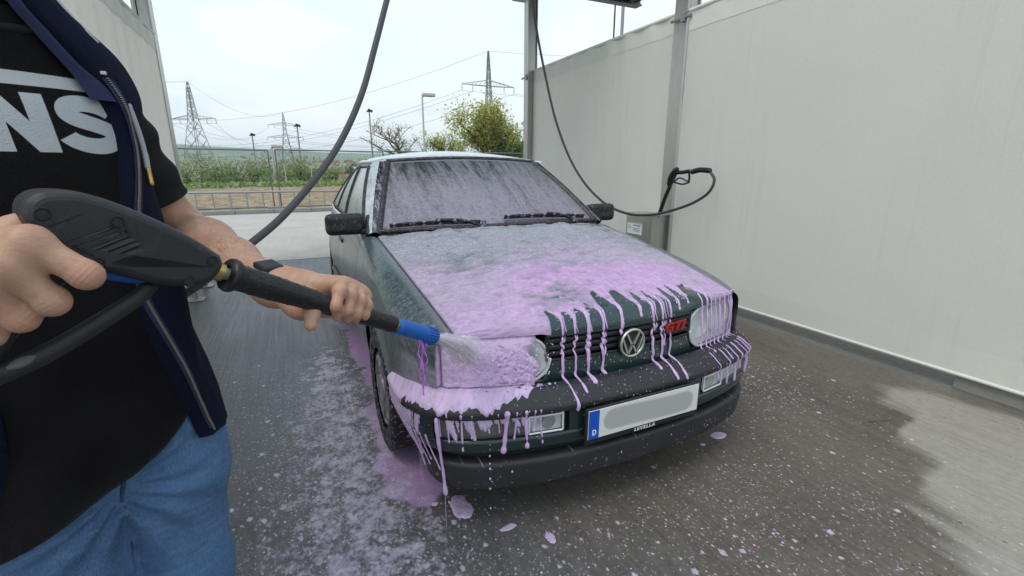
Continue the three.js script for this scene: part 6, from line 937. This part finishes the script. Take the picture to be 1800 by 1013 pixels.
// ---- T-shirt, vest, jeans
const hw = [[0.66, 0.200], [0.74, 0.190], [0.80, 0.178], [0.92, 0.163], [1.05, 0.160], [1.18, 0.162], [1.30, 0.168], [1.38, 0.174], [1.43, 0.170], [1.47, 0.158], [1.50, 0.136], [1.53, 0.108], [1.56, 0.086]], fd = [[0.66, 0.150], [0.74, 0.140], [0.80, 0.130], [0.92, 0.138], [1.05, 0.148], [1.18, 0.136], [1.30, 0.124], [1.38, 0.112], [1.43, 0.094], [1.47, 0.082], [1.53, 0.072], [1.56, 0.068]], bd = [[0.70, 0.12], [0.85, 0.115], [1.05, 0.095], [1.3, 0.118], [1.43, 0.09], [1.53, 0.06], [1.56, 0.055]];
function torso(phi, y, off) { const c = Math.cos(phi), s = Math.sin(phi), e = 0.82, cx = Math.sign(c) * Math.abs(c) ** e, sx = Math.sign(s) * Math.abs(s) ** e; return B3(cx * (pwl(hw, y) + off), y, sx * ((s > 0 ? pwl(fd, y) : pwl(bd, y)) + off)); }
const folds = (phi, y) => 0.017 * (fbm(phi * 2.4 + y * 3, y * 5 - phi * 1.5, 4, 0, 631) - 0.5) + 0.006 * Math.sin(phi * 5 + y * 26 + 3 * fbm(phi * 2, y * 4, 2, 0, 633)) * smooth(1.12, 0.86, y) * smooth(0.3, 0.6, fbm(phi * 1.7, y * 3, 2, 0, 635)) ;
{
  const hem = (phi) => 0.785 + 0.112 * Math.cos(phi) + 0.012 * Math.sin(phi * 2.3 + 1) , top = 1.515;
  // print on the chest: tall block capitals under a long bar, drawn into the shirt's own map (2.0 mm and finer)
  const cw = 2048, ch = 1400, cv = document.createElement('canvas'); cv.width = cw; cv.height = ch; const x = cv.getContext('2d');
  const W0 = 1.24, H0 = 0.80, sx = cw / W0, sy = ch / H0;                   // metres covered by the map: around the body, and up from y = 0.74
  x.fillStyle = '#181617'; x.fillRect(0, 0, cw, ch);
  const imd = x.getImageData(0, 0, cw, ch); for (let j = 0; j < ch; j++) for (let i = 0; i < cw; i++) { const k = (j * cw + i) * 4, q = (vn(i * 0.5, j * 0.5, 0, 641) - 0.5) * 9 + (fbm(i / 160, j / 160, 4, 0, 643) - 0.5) * 10; for (let c = 0; c < 3; c++) imd.data[k + c] += q; } x.putImageData(imd, 0, 0);
  const X = (m) => (W0 * 0.25 + m) * sx, Y = (m) => ch - (m - 0.74) * sy;    // phi = 90 deg (front) lies at a quarter of the width; u grows towards the wearer's right
  x.save(); x.translate(X(0), 0); x.scale(-1, 1); x.translate(-X(0), 0);
  const lh = 0.083, y0 = 1.357, L0 = X(-0.178), P = (a, b) => [X(a), Y(b)];
  x.fillStyle = '#adb0b0'; x.strokeStyle = '#adb0b0'; const poly = (pts) => { x.beginPath(); pts.forEach(([a, b], i) => (i ? x.lineTo(...P(a, b)) : x.moveTo(...P(a, b)))); x.closePath(); x.fill(); };
  const b = y0 - lh / 2, t = y0 + lh / 2, w = 0.026;
  poly([[-0.178, t], [-0.150, t], [-0.127, b + 0.03], [-0.104, t + 0.030], [0.132, t + 0.026], [0.142, t + 0.008], [-0.090, t + 0.008], [-0.115, b], [-0.140, b]]);
  poly([[-0.088, b], [-0.058, t - 0.004], [-0.030, t - 0.004], [-0.002, b], [-0.030, b], [-0.035, b + 0.014], [-0.056, b + 0.014], [-0.060, b]]);
  x.fillStyle = '#181617'; poly([[-0.052, b + 0.034], [-0.038, b + 0.034], [-0.045, b + 0.056]]); x.fillStyle = '#adb0b0';
  poly([[-0.003, b], [-0.003, t - 0.002], [0.021, t - 0.002], [0.044, b + 0.042], [0.044, t - 0.002], [0.067, t - 0.002], [0.067, b], [0.043, b], [0.020, b + 0.040], [0.020, b]]);
  x.lineWidth = 0.025 * sx; x.lineCap = 'butt'; x.lineJoin = 'round'; x.beginPath(); x.moveTo(...P(0.146, t - 0.022)); x.bezierCurveTo(...P(0.130, t - 0.006), ...P(0.086, t - 0.006), ...P(0.088, y0 + 0.016)); x.bezierCurveTo(...P(0.090, y0 + 0.002), ...P(0.146, y0 + 0.002), ...P(0.144, y0 - 0.016)); x.bezierCurveTo(...P(0.140, b + 0.006), ...P(0.092, b + 0.006), ...P(0.080, b + 0.024)); x.stroke();
  x.beginPath(); x.arc(...P(0.166, b + 0.004), 0.0032 * sx, 0, 7); x.fill(); x.restore();
  const ct = new THREE.CanvasTexture(cv); ct.colorSpace = THREE.SRGBColorSpace; ct.flipY = true; ct.wrapS = THREE.RepeatWrapping;
  M.shirt = phys({ map: ct, roughness: 0.95, specularIntensity: 0.25, bumpMap: M.cotton.bumpMap, bumpScale: 0.0006 });
  const arc = (y) => { const a = [0], n = 160; let p = torso(0, y, 0.01); for (let i = 1; i <= n; i++) { const q = torso(i / n * 6.2832, y, 0.01); a.push(a[i - 1] + p.distanceTo(q)); p = q; } return a; };
  const cache = new Map();
  const shirt = grid(160, 110, (a, q) => { const phi = a * 6.2832, y = lerp(hem(phi), top, q); return torso(phi, y, 0.012 + folds(phi, y) * (1 - 0.6 * smooth(1.2, 1.35, y)) + 0.003 * smooth(0.03, 0, q)); }, (a, q, p) => { const key = q; if (!cache.has(key)) cache.set(key, arc(lerp(0.79, top, q))); const A = cache.get(key), i = a * 160, k = Math.min(159, Math.floor(i)), m = lerp(A[k], A[k + 1], i - k) - A[40]; return [(W0 * 0.25 + m) / W0, (p.y - 0.74) / H0]; });
  const sh = part('t_shirt', shirt, M.shirt, person);
  part('hem_seam', tube(loop((a) => { const phi = a * 6.2832, y = hem(phi) + 0.001; return torso(phi, y, 0.0125 + folds(phi, y)); }, 120), 0.0028, { seg: 240, rad: 6, cap: false }), M.cotton, sh);
  part('collar_rib', tube(loop((a) => torso(a * 6.2832, 1.512 - 0.03 * Math.max(0, Math.sin(a * 6.2832)), 0.010), 60), 0.007, { seg: 120, rad: 8, cap: false }), M.cotton, sh);
  // ---- open navy vest
  M.navy = phys({ c: [1, 1, 1], roughness: 0.95, specularIntensity: 0.25, map: tex(512, 512, (u, v) => { const f = vn(u * 210, v * 210, 210, 651), n = fbm(u * 5, v * 5, 4, 5, 653), q = 0.62 + 0.5 * f * 0.6 + 0.35 * n; return [0.0085 * q, 0.0100 * q, 0.0235 * q]; }, { size: 0.3 }), bumpMap: M.cotton.bumpMap, bumpScale: 0.0008 });
  M.navyLight = std({ c: [0.016, 0.020, 0.062], roughness: 0.9, bumpMap: M.cotton.bumpMap, bumpScale: 0.0006 });
  const edgeS = [[0.775, 0.142], [0.85, 0.128], [0.95, 0.108], [1.10, 0.092], [1.22, 0.118], [1.34, 0.150], [1.42, 0.136], [1.48, 0.108], [1.52, 0.086], [1.56, 0.070]];
  const phiOf = (s, y, off) => { let a = 0.02, b = 1.57; for (let i = 0; i < 30; i++) { const m = (a + b) / 2; if (Math.cos(m) ** 0.82 * (pwl(hw, y) + off) > s) a = m; else b = m; } return a; };
  const vOff = (phi, y) => 0.024 + 0.012 * smooth(1.34, 1.42, y) * Math.abs(Math.cos(phi)) + 0.9 * folds(phi + 1.3, y * 0.8);
  const vTop = 1.555, vLow = (phi) => 0.79 + 0.02 * Math.sin(phi);
  const side = (mir) => { const f = (a, q) => { const y = lerp(0.785, vTop, q), p0 = phiOf(pwl(edgeS, y), y, 0.026), phi = lerp(p0, -1.5708, a); return torso(mir ? Math.PI - phi : phi, y, vOff(phi, y) * smooth(-0.004, 0.05, a + 0.02) - 0.004 * smooth(0.05, 0, a)); }; return grid(70, 110, f, (a, q) => [a * 0.5, q * 0.72]); };
  const vest = part('vest', [side(false), side(true)], M.navy, person);
  const zipS = (y) => { const p0 = phiOf(pwl(edgeS, y), y, 0.026), phi = p0 - 0.11; return torso(phi, y, vOff(phi, y) + 0.003); };
  part('zip_tape', (() => { const L = []; for (const s of [0, 1]) L.push(grid(3, 100, (a, q) => { const y = lerp(0.80, 1.43, q), p0 = phiOf(pwl(edgeS, y), y, 0.026), phi = p0 - 0.06 - 0.10 * a - (s ? 0.0 : 0); return torso(phi, y, vOff(phi, y) + 0.0018 + s * 0.0002); }, (a, q) => [a * 0.02, q * 0.6])); return [L[0]]; })(), M.navyLight, vest);
  const teeth = []; for (let i = 0; i < 210; i++) { const y = lerp(0.795, 1.43, i / 209), p = zipS(y), q = zipS(y + 0.004), d = q.clone().sub(p).normalize(), g = box(0.0052, 0.0017, 0.0022, 0, 0, 0, 0.0004), n = p.clone().sub(B3(0, y, 0)).setY(0).normalize(), sx2 = V().crossVectors(d, n).normalize(); g.applyMatrix4(new THREE.Matrix4().makeBasis(sx2, d, V().crossVectors(sx2, d))); g.translate(p.x, p.y, p.z); teeth.push(g); }
  part('zip_teeth', teeth, std({ c: [0.36, 0.31, 0.22], metalness: 0.8, roughness: 0.38 }), vest);
  part('zip_stop', box(0.008, 0.006, 0.005, ...zipS(1.437).toArray(), 0.0015), std({ c: [0.5, 0.48, 0.42], metalness: 0.7, roughness: 0.35 }), vest);
  // facing band and the collapsed hood round the neck
  part('neck_facing', grid(6, 40, (a, q) => { const y = lerp(1.395, 1.555, q), y2 = y, p0 = phiOf(pwl(edgeS, y2), y2, 0.026), phi = p0 + lerp(-0.20 * smooth(0.35, 0.0, q), 0.13, a); return torso(phi, y2, 0.022 + 0.010 * Math.sin(3.14 * a)).setY(y); }, (a, q) => [a * 0.04, q * 0.13]), M.navyLight, vest);
  part('hood', (() => { const pts = []; for (let i = 0; i <= 16; i++) { const a = lerp(0.1, -3.24, i / 16), s = Math.sin(a); const p = torso(a, 1.55, 0.02); p.y = 1.555 + 0.04 * (1 - s) * 0.5; pts.push(p); } return [tube(pts, (q) => 0.014 + 0.030 * Math.sin(Math.PI * q) + 0.002 * Math.sin(q * 40), { seg: 80, rad: 16 })]; })(), M.navy, vest);
  const cord = (pts) => tube(pts, (q) => 0.0042 + 0.0004 * Math.sin(q * 160), { seg: 120, rad: 8 });
  M.cord = std({ c: [0.40, 0.40, 0.41], roughness: 0.95, bumpMap: nFine, bumpScale: 0.0006 });
  const cd = (u, v) => { const d = at(u, v, 1).sub(camera.position), o = camera.position; let k = 0.4; for (let i = 0; i < 900; i++, k += 0.001) { const p = o.clone().addScaledVector(d, k), rel = p.clone().sub(B3(0, p.y, 0)), s = rel.dot(BL), f = rel.dot(BF); const w = pwl(hw, p.y) + 0.032, e = pwl(fd, p.y) + 0.032; if (Math.abs(s / w) ** 2.4 + Math.abs(f / e) ** 2.4 < 1) return p; } return o.clone().addScaledVector(d, 0.8); };
  part('draw_cord', [cord([cd(100, 2), cd(112, 16), cd(130, 36), cd(150, 56), cd(168, 74)]), cord([cd(226, 186), cd(236, 212), cd(247, 244), cd(254, 270), cd(259, 294)])], M.cord, vest);
  part('cord_tip', tube([cd(260, 297), cd(263, 310), cd(266, 323)], 0.0040, { rad: 8 }), std({ c: [0.55, 0.36, 0.10], metalness: 0.85, roughness: 0.3 }), vest);
}
{ // jeans and shoes
  const hip = (s) => B3(s * 0.090, 0.86, 0), knee = (s) => B3(s * 0.088, 0.46, 0.035), ank = (s) => B3(s * 0.12, 0.09, -0.01);
  const body = join([ell(B3(0, 0.88, 0), 0.176, 0.16, 0.128, new THREE.Quaternion().setFromAxisAngle(V(0, 1, 0), TH)), ...[-1, 1].flatMap((s) => [cap(hip(s), hip(s).lerp(knee(s), 0.4), 0.108, 0.103), cap(hip(s).lerp(knee(s), 0.4), knee(s), 0.103, 0.074), cap(knee(s), ank(s), 0.074, 0.060)])], 0.04);
  const wr = (x, y, z) => { const q = V(x, y, z).sub(C0), s = q.dot(BL), d = Math.hypot(s, (y - 0.74) * 0.9); const ang = Math.atan2(y - 0.74, Math.abs(s) + 0.02); return 0.0055 * Math.sin(ang * 15 + 5 * fbm(s * 5 + 4, y * 5, 3, 0, 661) + (s > 0 ? 1.2 : 0)) * smooth(0.24, 0.06, d) * smooth(0.01, 0.05, d) + 0.007 * (fbm(s * 8, y * 9 + q.dot(BF) * 6, 3, 0, 663) - 0.5); };
  const lo = V(C0.x - 0.33, 0.05, C0.z - 0.3), hi = V(C0.x + 0.33, 1.02, C0.z + 0.3);
  M.denim = std({ map: tex(1024, 1024, (u, v) => { const tw = vn(u * 480 + v * 480, v * 200 - u * 200, 0, 671), wv = vn(u * 420, v * 90, 420, 673), n = fbm(u * 7, v * 7, 4, 7, 675), wh = smooth(0.55, 0.8, fbm(u * 14 + v * 10, v * 40, 3, 0, 677)); let c = mixc([0.026, 0.066, 0.150], [0.095, 0.185, 0.325], clamp(0.7 * n + 0.5 * tw + 0.45 * wv - 0.25)); return mixc(c, [0.24, 0.34, 0.46], wh * 0.12); }, { size: 0.42 }), roughness: 0.92, bumpMap: grey((u, v) => vn(u * 300 + v * 300, v * 120 - u * 120, 0, 679), { size: 0.35 }), bumpScale: 0.0008 });
  const pants = (x, y, z) => Math.max(body(x, y, z) + wr(x, y, z), y - 1.0);
  const je = part('jeans', nets(pants, lo, hi, 0.0075, (x, y, z, a, b, c) => { const q = V(x, y, z).sub(C0); return [q.dot(BL) + 0.4 * q.dot(BF), y - 0.25 * q.dot(BF)]; }), M.denim, person);
  const onFront = (s, y) => { let f = 0.22; for (; f > 0.0; f -= 0.0015) { const p = B3(s, y, f); if (pants(p.x, p.y, p.z) < 0) break; } return B3(s, y, f + 0.001); };
  M.denimDark = std({ c: [0.018, 0.045, 0.10], roughness: 0.95, map: M.denim.map }); M.denimDark.color.setRGB(0.35, 0.35, 0.4);
  const seam = (pts, r, m) => tube(pts.map(([s, y]) => onFront(s, y)), r, { seg: pts.length * 8, rad: 6 });
  const ys = Array.from({ length: 12 }, (_, i) => 0.86 - i * 0.0135);
  part('fly_seam', [seam(ys.map((y, i) => [0.004 + 0.004 * Math.sin(i), y]), 0.0035), seam(ys.slice(0, 10).map((y, i) => [0.034 - 0.030 * smooth(6, 9, i), y]), 0.0014), seam(ys.slice(0, 10).map((y, i) => [0.030 - 0.026 * smooth(6, 9, i), y]), 0.0014)], M.denimDark, je);
  part('pocket_seam', [1, -1].map((s) => seam([[0.085, 0.90], [0.105, 0.865], [0.14, 0.83], [0.172, 0.815]].map(([a, y]) => [a * s, y]), 0.0022)), M.denimDark, je);
  const shoe = (s) => { const a = ank(s); return join([cap(a.clone().setY(0.06).addScaledVector(BF, -0.04), a.clone().setY(0.05).addScaledVector(BF, 0.13), 0.046, 0.040)], 0.02); };
  const ss = [shoe(-1), shoe(1)]; for (const f of ss) part('shoe', nets((x, y, z) => Math.max(f(x, y, z), 0.006 - y), lo.clone().setY(-0.02), V(hi.x + 0.1, 0.15, hi.z + 0.1), 0.009), M.cover2, person);
}
renderer.render(scene, camera);
